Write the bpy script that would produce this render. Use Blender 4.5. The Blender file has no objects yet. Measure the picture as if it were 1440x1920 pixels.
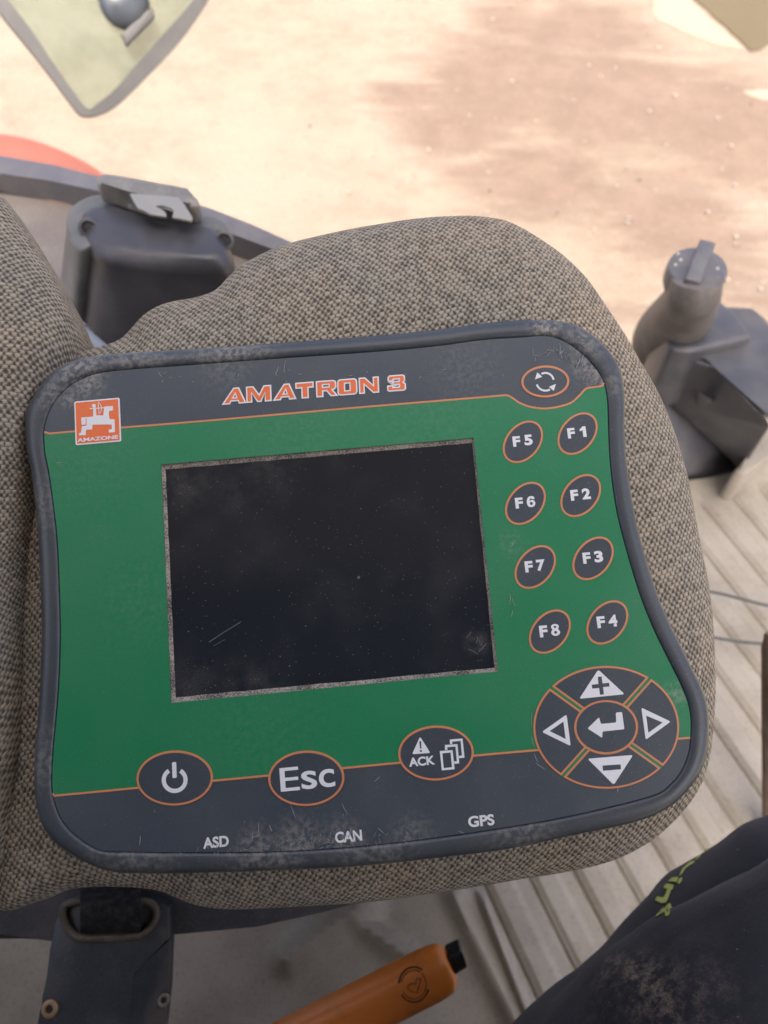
import bpy, bmesh, math, random
from mathutils import Vector, Matrix, noise as mnoise
from mathutils.bvhtree import BVHTree
S = bpy.context.scene
COL = S.collection
rnd = random.Random(7)

# ------------------------------------------------------------------ camera, world, sun, exposure
FPX = 1423.0                      # focal length in pixels of the 1440x1920 photograph
TILT = math.radians(35)           # optical axis from straight down
CAM = Vector((0, 0, 0.85))        # cab floor is z = 0
UP = Vector((0, math.cos(TILT), math.sin(TILT)))
FW = Vector((0, math.sin(TILT), -math.cos(TILT)))
RT = Vector((1, 0, 0))
GROUND_Z = -1.30
cam = bpy.data.cameras.new('camera')
cam.sensor_fit = 'VERTICAL'
cam.sensor_height = 36.0
cam.sensor_width = 27.0
cam.lens = FPX / 1920 * 36.0
cam.clip_start = 0.01
cam.clip_end = 400
cam.dof.use_dof = True
cam.dof.focus_distance = 0.325
cam.dof.aperture_fstop = 10.0
cam_ob = bpy.data.objects.new('camera', cam)
COL.objects.link(cam_ob)
cam_ob.location = CAM
cam_ob.rotation_euler = (TILT, 0, 0)
S.camera = cam_ob

SUN_EL, SUN_TILT = math.radians(60), math.radians(-30)
w = bpy.data.worlds.new('World')
S.world = w
w.use_nodes = True
wn = w.node_tree
bg = wn.nodes['Background']
sky = wn.nodes.new('ShaderNodeTexSky')
sky.sky_type = 'NISHITA'
sky.sun_disc = False
sky.sun_elevation = SUN_EL
sky.sun_rotation = math.radians(180)
sky.air_density = 0.35
sky.dust_density = 8.0
sky.ozone_density = 1.2
wn.links.new(sky.outputs[0], bg.inputs[0])
bg.inputs[1].default_value = 0.15
sun = bpy.data.lights.new('sun', 'SUN')
sun.energy = 2.0
sun.angle = math.radians(0.5)
sun.color = (1.0, 0.95, 0.87)
sun_ob = bpy.data.objects.new('sun', sun)
COL.objects.link(sun_ob)
sun_ob.rotation_euler = (-SUN_TILT, 0, 0)
S.view_settings.view_transform = 'Standard'
S.view_settings.look = 'None'
S.view_settings.gamma = 1.0
S.view_settings.exposure = 2.45
S.view_settings.use_curve_mapping = False


# ------------------------------------------------------------------ geometry helpers
def ray(u, v):
    return RT * ((u - 720) / FPX) + UP * ((960 - v) / FPX) + FW

def P(u, v, z):                                   # point at optical depth z
    return CAM + ray(u, v) * z

def HZ(u, v, h):                                  # point on the horizontal plane z = h
    d = ray(u, v)
    return CAM + d * ((h - CAM.z) / d.z)

def on_plane(u, v, p0, n):
    d = ray(u, v)
    return CAM + d * ((p0 - CAM).dot(n) / d.dot(n))

def cr(pts, n=6, closed=True):                    # Catmull-Rom through the points
    out = []
    m = len(pts)
    for i in range(m if closed else m - 1):
        p = [Vector(pts[(i + k) % m] if closed else pts[min(max(i + k, 0), m - 1)]) for k in (-1, 0, 1, 2)]
        for j in range(n):
            t = j / n
            out.append(0.5 * ((2 * p[1]) + (p[2] - p[0]) * t + (2 * p[0] - 5 * p[1] + 4 * p[2] - p[3]) * t * t
                              + (-p[0] + 3 * p[1] - 3 * p[2] + p[3]) * t ** 3))
    if not closed:
        out.append(Vector(pts[-1]))
    return out

def resample(pts, n):
    L = [0.0]
    m = len(pts)
    for i in range(m):
        L.append(L[-1] + (pts[(i + 1) % m] - pts[i]).length)
    out, k = [], 0
    for j in range(n):
        s = L[-1] * j / n
        while L[k + 1] < s:
            k += 1
        t = (s - L[k]) / max(L[k + 1] - L[k], 1e-12)
        out.append(pts[k % m].lerp(pts[(k + 1) % m], t))
    return out

def link(name, me, parent=None, mats=(), mw=None):
    o = bpy.data.objects.new(name, me)
    COL.objects.link(o)
    for m in mats:
        if m.name not in [x.name for x in me.materials if x]:
            me.materials.append(m)
    if parent:
        o.parent = parent
    if mw is not None:
        o.matrix_world = mw
    return o

def empty(name, loc=None, mw=None):
    o = bpy.data.objects.new(name, None)
    o.empty_display_size = 0.03
    COL.objects.link(o)
    if mw is not None:
        o.matrix_world = mw
    elif loc is not None:
        o.matrix_world = Matrix.Translation(loc)
    return o

def tag(o, label=None, cat=None, group=None, kind=None):
    for k, v in (('label', label), ('category', cat), ('group', group), ('kind', kind)):
        if v:
            o[k] = v
    return o

def child(name, bm, mat, root, smooth=35):        # bmesh in WORLD coordinates -> part of root
    me = bpy.data.meshes.new(name)
    if root is not None:
        bmesh.ops.transform(bm, matrix=root_mw(root).inverted(), verts=bm.verts)
    bmesh.ops.recalc_face_normals(bm, faces=bm.faces)
    bm.to_mesh(me)
    bm.free()
    for p in me.polygons:
        p.use_smooth = True
    if smooth:
        me.set_sharp_from_angle(angle=math.radians(smooth))
    o = link(name, me, None, mat if isinstance(mat, (list, tuple)) else [mat])
    if root is not None:
        o.parent = root
    return o

def root_mw(root):
    m = root.matrix_basis.copy()
    p = root.parent
    while p is not None:
        m = p.matrix_basis @ m
        p = p.parent
    return m

def prism(bm, pts, vec, bevel=0.0, seg=3, taper=1.0):   # polygon of world points, extruded along vec
    vs = [bm.verts.new(p) for p in pts]
    c = sum((Vector(p) for p in pts), Vector()) / len(pts)
    ws = [bm.verts.new(c + (Vector(p) - c) * taper + vec) for p in pts]
    n = len(pts)
    fs = [bm.faces.new(vs), bm.faces.new(ws[::-1])]
    for i in range(n):
        fs.append(bm.faces.new((vs[i], ws[i], ws[(i + 1) % n], vs[(i + 1) % n])))
    if bevel:
        es = {e for f in fs for e in f.edges}
        r = bmesh.ops.bevel(bm, geom=list(es), offset=bevel, segments=seg, affect='EDGES', clamp_overlap=True, profile=0.5)
    return fs

def tube(bm, pts, rads, seg=16, cap=True, flat=None):
    """swept tube; rads scalar per point, flat=(axis, factor) squashes along an axis"""
    rings = []
    n = len(pts)
    ref = Vector((0, 0, 1))
    for i, p in enumerate(pts):
        d = (pts[min(i + 1, n - 1)] - pts[max(i - 1, 0)]).normalized()
        if abs(d.dot(ref)) > 0.95:
            ref = Vector((1, 0, 0))
        a = d.cross(ref).normalized()
        b = a.cross(d).normalized()
        ring = []
        for k in range(seg):
            t = 2 * math.pi * k / seg
            off = (a * math.cos(t) + b * math.sin(t)) * rads[i]
            if flat:
                ax, fac = flat
                off = off - ax * (off.dot(ax) * (1 - fac))
            ring.append(bm.verts.new(p + off))
        rings.append(ring)
    for r0, r1 in zip(rings, rings[1:]):
        for k in range(seg):
            bm.faces.new((r0[k], r0[(k + 1) % seg], r1[(k + 1) % seg], r1[k]))
    if cap:
        bm.faces.new(rings[0][::-1])
        bm.faces.new(rings[-1])

def lathe(bm, c, axis, prof, seg=48):             # prof: (radius, height along axis)
    axis = axis.normalized()
    a = axis.orthogonal().normalized()
    b = axis.cross(a)
    rings = [[bm.verts.new(c + axis * h + (a * math.cos(2 * math.pi * k / seg) + b * math.sin(2 * math.pi * k / seg)) * r)
              for k in range(seg)] for r, h in prof]
    for r0, r1 in zip(rings, rings[1:]):
        for k in range(seg):
            bm.faces.new((r0[k], r0[(k + 1) % seg], r1[(k + 1) % seg], r1[k]))
    bm.faces.new(rings[0][::-1])
    bm.faces.new(rings[-1])


# ------------------------------------------------------------------ materials
class NT:
    def __init__(self, name):
        self.m = bpy.data.materials.new(name)
        self.m.use_nodes = True
        self.t = self.m.node_tree
        self.b = self.t.nodes['Principled BSDF']
    def node(self, kind, **kw):
        n = self.t.nodes.new(kind)
        for k, v in kw.items():
            setattr(n, k, v)
        return n
    def put(self, sock, v):
        if isinstance(v, bpy.types.NodeSocket):
            self.t.links.new(v, sock)
        elif isinstance(v, (tuple, list)) and len(v) == 3 and sock.type == 'RGBA':
            sock.default_value = (*v, 1)
        else:
            sock.default_value = v
    def math(self, op, a, b=0.0, clamp=False):
        n = self.node('ShaderNodeMath', operation=op, use_clamp=clamp)
        self.put(n.inputs[0], a)
        self.put(n.inputs[1], b)
        return n.outputs[0]
    def vmath(self, op, a, b=(0, 0, 0)):
        n = self.node('ShaderNodeVectorMath', operation=op)
        self.put(n.inputs[0], a)
        self.put(n.inputs[1], b)
        return n.outputs['Value'] if op in ('LENGTH', 'DISTANCE', 'DOT_PRODUCT') else n.outputs[0]
    def coord(self, which='Object'):
        return self.node('ShaderNodeTexCoord').outputs[which]
    def noise(self, vec, scale, detail=3, rough=0.55):
        n = self.node('ShaderNodeTexNoise')
        self.put(n.inputs['Vector'], vec)
        n.inputs['Scale'].default_value = scale
        n.inputs['Detail'].default_value = detail
        n.inputs['Roughness'].default_value = rough
        return n.outputs['Fac']
    def ramp(self, v, lo, hi, a=0.0, b=1.0):
        n = self.node('ShaderNodeMapRange', interpolation_type='SMOOTHSTEP')
        self.put(n.inputs[0], v)
        for i, x in enumerate((lo, hi, a, b)):
            self.put(n.inputs[i + 1], x)
        return n.outputs[0]
    def mix(self, f, a, b):
        n = self.node('ShaderNodeMix', data_type='RGBA')
        self.put(n.inputs[0], f)
        self.put(n.inputs[6], a)
        self.put(n.inputs[7], b)
        return n.outputs[2]
    def blobs(self, vec, spots):                   # sum of soft round spots (cx, cy, cz, r, strength)
        tot = None
        for cx, cy, cz, r, s in spots:
            d = self.vmath('DISTANCE', vec, (cx, cy, cz))
            x = self.ramp(d, r, 0.0, 0.0, s)
            tot = x if tot is None else self.math('MAXIMUM', tot, x)
        return tot
    def bump(self, h, dist, strength=1.0):
        n = self.node('ShaderNodeBump')
        n.inputs['Distance'].default_value = dist
        n.inputs['Strength'].default_value = strength
        self.put(n.inputs['Height'], h)
        self.put(self.b.inputs['Normal'], n.outputs[0])
    def done(self, color, rough=0.5, spec=0.5, metal=0.0):
        self.put(self.b.inputs['Base Color'], color)
        self.put(self.b.inputs['Roughness'], rough)
        self.b.inputs['Specular IOR Level'].default_value = spec
        self.b.inputs['Metallic'].default_value = metal
        return self.m

DUST = (0.40, 0.36, 0.29)

def plastic(name, col, rough=0.5, dust=0.25, scale=40, grain=900, bump=0.0002, dustcol=DUST, spec=0.5, metal=0.0):
    n = NT(name)
    c = n.coord()
    cloud = n.ramp(n.noise(c, scale, 4), 0.35, 0.75)
    fine = n.ramp(n.noise(c, grain, 2), 0.5, 0.75)
    f = n.math('MULTIPLY', n.math('ADD', n.math('MULTIPLY', cloud, 0.6), n.math('MULTIPLY', fine, 0.5)), dust, True)
    if bump:
        n.bump(n.noise(c, grain * 1.6, 2), bump, 0.5)
    return n.done(n.mix(f, col, dustcol), n.math('ADD', n.math('MULTIPLY', f, 0.35), rough, True), spec, metal)

def panel_mat(name, col, spots, rough=0.42, base_dust=0.10, speck=0.35):
    """membrane / hard plastic of the terminal with its settled dust and rubbed dirt at given places (device metres)"""
    n = NT(name)
    c = n.coord()
    fine = n.noise(c, 2600, 2, 0.7)
    mid = n.noise(c, 420, 4, 0.65)
    cloud = n.ramp(n.noise(c, 22, 4), 0.38, 0.72)
    sp = n.math('MULTIPLY', n.ramp(n.noise(c, 1500, 1), 0.69, 0.74), speck)
    film = n.math('MULTIPLY', n.math('MULTIPLY', cloud, n.ramp(fine, 0.3, 0.75)), base_dust)
    f = n.math('MAXIMUM', sp, film)
    if spots:
        sb = n.blobs(c, spots)
        dirt = n.math('MULTIPLY', sb, n.math('MULTIPLY', n.ramp(mid, 0.36, 0.66), n.ramp(fine, 0.25, 0.65, 0.35, 1.0)))
        f = n.math('MAXIMUM', f, dirt)
    n.bump(n.math('ADD', n.noise(c, 260, 2), n.math('MULTIPLY', fine, 0.25)), 0.00006, 0.6)
    return n.done(n.mix(f, col, DUST), n.math('ADD', n.math('MULTIPLY', f, 0.4), rough, True), 0.5)

def fabric(name, scale=1.0, dark=(0.100, 0.086, 0.064), light=(0.53, 0.445, 0.32)):
    n = NT(name)
    uv = n.node('ShaderNodeUVMap', uv_map='weave').outputs[0]
    wob = n.node('ShaderNodeTexNoise')
    n.put(wob.inputs['Vector'], uv)
    wob.inputs['Scale'].default_value = 320
    wob.inputs['Detail'].default_value = 2
    off = n.vmath('SCALE', n.vmath('SUBTRACT', wob.outputs['Color'], (0.5, 0.5, 0.5)))
    off.node.inputs['Scale'].default_value = 0.0021
    p = n.vmath('ADD', uv, off)
    sx = n.node('ShaderNodeSeparateXYZ')
    n.put(sx.inputs[0], p)
    X = n.math('DIVIDE', sx.outputs[0], 0.0034 * scale)
    Y0 = n.math('DIVIDE', sx.outputs[1], 0.0021 * scale)
    Y = n.math('SUBTRACT', Y0, n.math('MULTIPLY', X, 0.35))
    row = n.math('FLOOR', Y)
    Xs = n.math('ADD', X, n.math('MULTIPLY', row, 0.5))
    fx, fy = n.math('FRACT', Xs), n.math('FRACT', Y)
    cell = n.node('ShaderNodeCombineXYZ')
    n.put(cell.inputs[0], n.math('FLOOR', Xs))
    n.put(cell.inputs[1], row)
    wn_ = n.node('ShaderNodeTexWhiteNoise', noise_dimensions='2D')
    n.put(wn_.inputs['Vector'], cell.outputs[0])
    r = wn_.outputs['Value']
    fib = n.noise(uv, 2400, 2, 0.7)
    lump = n.math('MULTIPLY', n.math('SINE', n.math('MULTIPLY', fx, math.pi)), n.math('SINE', n.math('MULTIPLY', fy, math.pi)))
    lump = n.math('ADD', n.math('POWER', lump, 0.8), n.math('MULTIPLY', n.math('SUBTRACT', fib, 0.5), 0.7))
    gx = n.math('FRACT', n.math('ADD', fx, 0.5))
    ex = n.math('DIVIDE', n.math('SUBTRACT', gx, 0.5), 0.34)
    ey = n.math('DIVIDE', n.math('SUBTRACT', fy, 0.42), 0.44)
    d = n.math('SQRT', n.math('ADD', n.math('MULTIPLY', ex, ex), n.math('MULTIPLY', ey, ey)))
    d = n.math('ADD', d, n.math('ADD', n.math('MULTIPLY', n.math('SUBTRACT', r, 0.5), 0.7), n.math('MULTIPLY', n.math('SUBTRACT', fib, 0.5), 1.0)))
    f = n.ramp(d, 0.15, 1.15)
    hgt = n.math('ADD', n.math('ADD', n.math('MULTIPLY', lump, 0.8), f), n.math('MULTIPLY', fib, 0.25))
    lt = n.mix(n.ramp(n.math('ADD', lump, n.math('MULTIPLY', r, 0.25)), 0.15, 0.95), tuple(x * 0.46 for x in light), light)
    tint = n.mix(n.ramp(n.noise(uv, 14, 3), 0.35, 0.7), (0.86, 0.90, 0.92), (1.0, 0.96, 0.90))
    col = n.mix(f, dark, lt)
    mul = n.node('ShaderNodeMix', data_type='RGBA', blend_type='MULTIPLY')
    n.put(mul.inputs[0], 1.0)
    n.put(mul.inputs[6], col)
    n.put(mul.inputs[7], tint)
    n.bump(hgt, 0.0008 * scale, 0.85)
    n.b.inputs['Sheen Weight'].default_value = 0.15
    return n.done(mul.outputs[2], 0.95, 0.15)


# ================================================================== GROUND AND CAB (setting)
def soil_mat():
    n = NT('dry_soil')
    c = n.coord('Object')
    big = n.noise(c, 0.9, 5, 0.6)
    mid = n.noise(c, 5, 5, 0.65)
    fine = n.noise(c, 40, 4, 0.7)
    st = n.node('ShaderNodeMapping')
    n.put(st.inputs['Vector'], c)
    st.inputs['Scale'].default_value = (0.8, 3.2, 1)
    streak = n.noise(st.outputs[0], 2.2, 4, 0.6)
    dry = n.mix(n.ramp(mid, 0.35, 0.7), (0.138, 0.111, 0.084), (0.116, 0.091, 0.068))
    dry = n.mix(n.ramp(big, 0.45, 0.72), dry, (0.137, 0.115, 0.090))
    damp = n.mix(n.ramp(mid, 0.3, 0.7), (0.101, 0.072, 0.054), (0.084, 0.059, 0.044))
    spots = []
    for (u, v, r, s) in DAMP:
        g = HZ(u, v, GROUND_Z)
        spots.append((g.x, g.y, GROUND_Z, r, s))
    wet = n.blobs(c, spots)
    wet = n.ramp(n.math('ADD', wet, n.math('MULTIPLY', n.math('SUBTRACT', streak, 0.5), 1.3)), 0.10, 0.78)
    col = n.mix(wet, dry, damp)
    col = n.mix(n.ramp(n.noise(c, 11, 4, 0.7), 0.58, 0.74, 0, 0.5), col, (0.075, 0.052, 0.036))
    col = n.mix(n.ramp(fine, 0.58, 0.75, 0, 0.6), col, (0.05, 0.036, 0.026))
    col = n.mix(n.ramp(n.noise(c, 62, 2), 0.66, 0.74, 0, 0.6), col, (0.19, 0.155, 0.12))
    n.bump(n.math('ADD', mid, n.math('MULTIPLY', fine, 0.5)), 0.03, 0.5)
    return n.done(col, 0.95, 0.2)

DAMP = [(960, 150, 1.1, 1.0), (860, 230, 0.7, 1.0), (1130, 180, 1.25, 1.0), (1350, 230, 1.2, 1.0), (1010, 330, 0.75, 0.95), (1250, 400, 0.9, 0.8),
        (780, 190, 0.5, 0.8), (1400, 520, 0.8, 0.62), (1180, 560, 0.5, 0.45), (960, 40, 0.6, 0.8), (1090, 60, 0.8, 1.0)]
bm = bmesh.new()
bmesh.ops.create_grid(bm, x_segments=120, y_segments=120, size=60)
for v in bm.verts:
    # denser towards the cab, gently uneven
    v.co.x = math.copysign((abs(v.co.x) / 60) ** 2.2 * 120, v.co.x)
    v.co.y = math.copysign((abs(v.co.y) / 60) ** 2.2 * 120, v.co.y) + 3
    v.co.z = GROUND_Z + 0.003 * mnoise.noise(v.co * 1.3)
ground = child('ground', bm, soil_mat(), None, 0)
tag(ground, 'pale dry sandy ground with darker damp patches outside the cab', 'ground', kind='structure')

# pale concrete path and the olive verge beyond it
def sheet(name, px, h, m, label, cat):
    bm = bmesh.new()
    pts = [HZ(u, v, GROUND_Z) for u, v in px]
    prism(bm, [p + Vector((0, 0, h)) for p in pts], Vector((0, 0, -0.08)))
    o = child(name, bm, m, None)
    return tag(o, label, cat, kind='structure')

def rough_edge(a, b, n, amp):
    return [(a[0] + (b[0] - a[0]) * i / n + rnd.uniform(-amp, amp), a[1] + (b[1] - a[1]) * i / n + rnd.uniform(-amp, amp)) for i in range(n)]
path_px = [(1285, -20)] + rough_edge((1290, 0), (1398, 97), 9, 1.2) + rough_edge((1402, 99), (1300, 72), 8, 2.5) + rough_edge((1295, 68), (1222, 30), 7, 4) + rough_edge((1222, 26), (1225, -20), 3, 4)
sheet('path', path_px, 0.005, plastic('pale_concrete', (0.160, 0.120, 0.085), 0.9, 0.3, 3, 40, 0.002, (0.17, 0.135, 0.1)), 'pale dry strip of ground cutting across the corner', 'path')
path2 = [(1440, 188)] + rough_edge((1436, 188), (1392, 178), 4, 1.5) + rough_edge((1392, 172), (1430, 168), 4, 2) + [(1470, 172), (1470, 190)]
sheet('path', path2, 0.005, bpy.data.materials['pale_concrete'], 'small pale dry patch of ground near the right edge', 'path')
verge_px = [(1296, -20)] + rough_edge((1302, 0), (1408, 96), 9, 1.5) + rough_edge((1410, 98), (1450, 80), 4, 3) + [(1560, 40), (1560, -60), (1300, -60)]
sheet('verge', verge_px, 0.009, plastic('olive_verge', (0.042, 0.031, 0.013), 0.95, 0.3, 4, 30, 0.01, (0.07, 0.052, 0.026)), 'olive brown verge beyond the pale strip', 'verge')

# pebbles scattered on the yard: one stuff object
bm = bmesh.new()
for i in range(130):
    u, v = rnd.uniform(380, 1440), rnd.uniform(0, 640)
    if u < 800 and rnd.random() < 0.75:
        continue
    g = HZ(u, v, GROUND_Z) + Vector((0, 0, 0.012))
    r = rnd.uniform(0.004, 0.010)
    m = Matrix.Translation(g) @ Matrix.Rotation(rnd.uniform(0, 6), 4, 'Z') @ Matrix.Diagonal((r * rnd.uniform(.8, 1.4), r, r * .7, 1))
    ret = bmesh.ops.create_icosphere(bm, subdivisions=1, radius=1, matrix=m)
    k = 0 if rnd.random() < 0.6 else 1
    for vv in ret['verts']:
        for f in vv.link_faces:
            f.material_index = k
peb = child('pebbles', bm, [plastic('pale_stone', (0.18, 0.16, 0.135), 0.35, 0.2, 60), plastic('dark_stone', (0.05, 0.04, 0.03), 0.7, 0.2, 60)], None, 0)
tag(peb, 'small scattered pebbles on the sandy yard', 'pebbles', kind='stuff')

# cab floor: ribbed beige mat that ends at the door opening
A = math.radians(-66.6)
RD = Vector((math.cos(A), math.sin(A), 0))         # along the ribs
RN = Vector((-RD.y, RD.x, 0))                      # across them
PER, OFF0 = 0.0452, 0.146
EDGE = [HZ(u, v, 0) for u, v in ((1200, 930), (1290, 901), (1345, 893), (1392, 880), (1440, 868))]
def edge_y(x):
    for a, b in zip(EDGE, EDGE[1:]):
        if a.x <= x <= b.x:
            return a.y + (b.y - a.y) * (x - a.x) / (b.x - a.x)
    return EDGE[0].y if x < EDGE[0].x else EDGE[-1].y
def rib(o):
    t = (o - OFF0) / PER
    if t < -0.25:
        return 0.0
    t = t % 1.0
    # narrow groove at t = 0, flat, low chamfer step before the next groove
    d = min(t, 1 - t)
    g = -0.0045 * max(0.0, 1 - d / 0.06)
    step = 0.0034 * min(1.0, max(0.0, (t - 0.08) / 0.10)) * (1 - min(1.0, max(0.0, (t - 0.55) / 0.14)))
    return g + step
RIDGES = [((540, 1800), (690, 1690), 20, 0.010), ((660, 1722), (770, 1800), 14, 0.006), ((850, 1680), (975, 1940), 15, 0.006), ((905, 1690), (1000, 1940), 7, 0.005),
          ((640, 1690), (664, 1730), 14, 0.008)]
RW = [(HZ(*a, 0), HZ(*b, 0), r * 0.00062, h * 2.2) for a, b, r, h in RIDGES]
def ridges(p):
    z = 0
    for a, b, r, h in RW:
        d = b - a
        t = max(0, min(1, (p - a).dot(d) / d.dot(d)))
        z = max(z, h * math.exp(-((p - a - d * t).length / r) ** 2))
    return z
floor_mat = plastic('beige_floor_plastic', (0.295, 0.263, 0.208), 0.6, 0.7, 16, 220, 0.0006, (0.17, 0.140, 0.10))
bm = bmesh.new()
rows = []
nb, na = 200, 900
o0, o1 = -0.75, 1.5
for i in range(na + 1):
    # fine sampling where the ribs are in view
    t = i / na
    o = o0 + (OFF0 - 0.03 - o0) * t / 0.25 if t < 0.25 else OFF0 - 0.03 + (0.80 - OFF0) * (t - 0.25) / 0.70 if t < 0.95 else 0.77 + (o1 - 0.77) * (t - 0.95) / 0.05
    row = []
    # b starts on the door edge
    lo, hi = -2.0, 2.0
    for _ in range(30):
        md = (lo + hi) / 2
        q = RN * o + RD * md
        if q.y > edge_y(q.x):
            lo = md
        else:
            hi = md
    for j in range(nb + 1):
        b = hi + (j / nb) * 1.5
        q = RN * o + RD * b
        fade = min(1.0, max(0.0, (b - hi - 0.03) / 0.012))
        q.z = rib(o) * fade + (ridges(q) if o < OFF0 + 0.02 else 0)
        row.append(bm.verts.new(q))
    rows.append(row)
for r0, r1 in zip(rows, rows[1:]):
    for j in range(nb):
        bm.faces.new((r0[j], r0[j + 1], r1[j + 1], r1[j]))
# door step face below the edge
low = [bm.verts.new(r[0].co + Vector((0, 0.01, -0.25))) for r in rows]
for i in range(len(rows) - 1):
    bm.faces.new((rows[i][0], rows[i + 1][0], low[i + 1], low[i]))
bm.faces.ensure_lookup_table()
for f in bm.faces:
    q = f.calc_center_median()
    if q.dot(RN) < OFF0 - 0.012:
        f.material_index = 1
fl = child('floor', bm, [floor_mat, plastic('shade_brown_tunnel_plastic', (0.265, 0.228, 0.168), 0.5, 0.7, 14, 300, 0.0004, (0.11, 0.085, 0.06))], None, 40)  # tunnel moulding, its brown darkened for the shade under the seat
tag(fl, 'worn beige ribbed cab floor covering', 'floor', kind='structure')

# cab roof over the seats (out of frame): shades the inside from the sun
bm = bmesh.new()
prism(bm, [Vector((-1.0, -1.12, 1.65)), Vector((1.0, -1.12, 1.65)), Vector((1.0, 0.20, 1.65)), Vector((-1.0, 0.20, 1.65))], Vector((0, 0, 0.09)), 0.03)
bmw = bmesh.new()  # two unseen panels, added to keep light off the lower cab
prism(bmw, [Vector((-1.0, -.28, -.05)), Vector((.30, -.28, -.05)), Vector((.30, -.22, -.05)), Vector((-1.0, -.22, -.05))], Vector((0, 0, 1.6)), 0.01)
prism(bmw, [Vector((-.72, -.2, -.05)), Vector((-.66, -.2, -.05)), Vector((-.66, .34, -.05)), Vector((-.72, .34, -.05))], Vector((0, 0, .58)), 0.01)
tag(child('light_block_wall', bmw, plastic('light_block_lining', (0.10, 0.095, 0.09), 0.8, 0.2), None), 'unseen dark panels added to block light from behind and left', 'light_block_wall', kind='structure')
rf = child('ceiling', bm, plastic('roof_lining', (0.35, 0.34, 0.32), 0.8, 0.2), None)
tag(rf, 'pale cab roof lining above the seats', 'roof', kind='structure')

black = plastic('black_plastic', (0.050, 0.050, 0.056), 0.42, 0.22, 30, 700)
greyblack = plastic('weathered_black_plastic', (0.068, 0.068, 0.077), 0.4, 0.22, 25, 600)
metal = plastic('zinc_plated_steel', (0.40, 0.37, 0.31), 0.45, 0.35, 60, 700, 0.0001, metal=0.9)
beige = plastic('beige_trim_plastic', (0.155, 0.130, 0.108), 0.55, 0.35, 20, 500)
down = Vector((0, 0, -1))

# moulded lip of the floor at the door corner
bm = bmesh.new()
prism(bm, [HZ(u, v, 0.06) for u, v in ((1376, 882), (1396, 862), (1440, 808), (1560, 690), (1640, 720), (1475, 826), (1424, 868), (1398, 890))], Vector((0, 0, -0.07)), 0.006, 4)
tag(child('door_sill', bm, floor_mat, None), 'raised beige moulding at the door corner of the floor', 'sill', kind='structure')


# ================================================================== CONTROL TERMINAL
dn = (RT * 0.009 + UP * math.tan(math.radians(9.0)) - FW).normalized()       # towards the viewer
D0 = P(0, 0, 0)
pc = P(621, 1070, 0.318)
O = on_plane(621, 1070, pc, dn)
def DW(u, v, h=0.0):
    return on_plane(u, v, pc + dn * h, dn)
sx_ = ((DW(888, 821) - DW(302, 871)).normalized() + (DW(934, 1259) - DW(321, 1318)).normalized()).normalized()
sx_ = (sx_ - dn * sx_.dot(dn)).normalized()
sy_ = dn.cross(sx_)
DM = Matrix(((sx_.x, sy_.x, dn.x, O.x), (sx_.y, sy_.y, dn.y, O.y), (sx_.z, sy_.z, dn.z, O.z), (0, 0, 0, 1)))
DI = DM.inverted()
def D(u, v, h=0.0):                                # photo pixel -> device plane (metres)
    q = DI @ DW(u, v, h)
    return Vector((q.x, q.y))
PXM = (D(721, 1100) - D(720, 1100)).length          # metres per photo pixel on the panel
def DL(pts, h=0.0):
    return [D(u, v, h) for u, v in pts]
def area(p):
    return 0.5 * sum(p[i].x * p[(i + 1) % len(p)].y - p[(i + 1) % len(p)].x * p[i].y for i in range(len(p)))
def grow(p, d):                                    # offset a closed polygon outwards by d (mitred)
    s = 1 if area(p) > 0 else -1
    out, n = [], len(p)
    for i in range(n):
        a, b, c = p[i - 1], p[i], p[(i + 1) % n]
        e0, e1 = (b - a).normalized(), (c - b).normalized()
        n0, n1 = Vector((e0.y, -e0.x)) * s, Vector((e1.y, -e1.x)) * s
        m = n0 + n1
        k = max(m.length_squared / 2, 0.35)
        out.append(b + m * (d / k))
    return out

def fill2d(polys, z, th):
    """filled 2D outlines (holes by even-odd) as a thin solid: returns mesh in device coordinates"""
    cu = bpy.data.curves.new('outline', 'CURVE')
    cu.dimensions = '2D'
    cu.fill_mode = 'BOTH'
    cu.extrude = th / 2 * 1000
    for p in polys:
        sp = cu.splines.new('POLY')
        sp.points.add(len(p) - 1)
        for q, v in zip(sp.points, p):
            q.co = (v.x * 1000, v.y * 1000, 0, 1)      # millimetres inside the curve for accuracy
        sp.use_cyclic_u = True
    ob = bpy.data.objects.new('outline', cu)
    me = bpy.data.meshes.new_from_object(ob)
    bpy.data.objects.remove(ob)
    bpy.data.curves.remove(cu)
    for v in me.vertices:
        v.co = Vector((v.co.x / 1000, v.co.y / 1000, v.co.z / 1000 + z - th / 2))
    return me

class Part:                                        # one mesh object with several flat pieces, device coordinates
    def __init__(self, name, parent):
        self.name, self.parent, self.bm, self.mats = name, parent, bmesh.new(), []
    def mi(self, m):
        if m not in self.mats:
            self.mats.append(m)
        return self.mats.index(m)
    def add_mesh(self, me, m):
        k = self.mi(m)
        n0 = len(self.bm.faces)
        self.bm.from_mesh(me)
        bpy.data.meshes.remove(me)
        self.bm.faces.ensure_lookup_table()
        for f in self.bm.faces[n0:]:
            f.material_index = k
        return self
    def add(self, polys, m, z, th=0.00015):        # z = height of the top face
        return self.add_mesh(fill2d(polys, z, th), m)
    def build(self, smooth=False):
        me = bpy.data.meshes.new(self.name)
        self.bm.to_mesh(me)
        self.bm.free()
        o = link(self.name, me, None, self.mats)
        o.parent = self.parent
        if smooth:
            for p in me.polygons:
                p.use_smooth = True
            me.set_sharp_from_angle(angle=math.radians(40))
        return o

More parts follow.
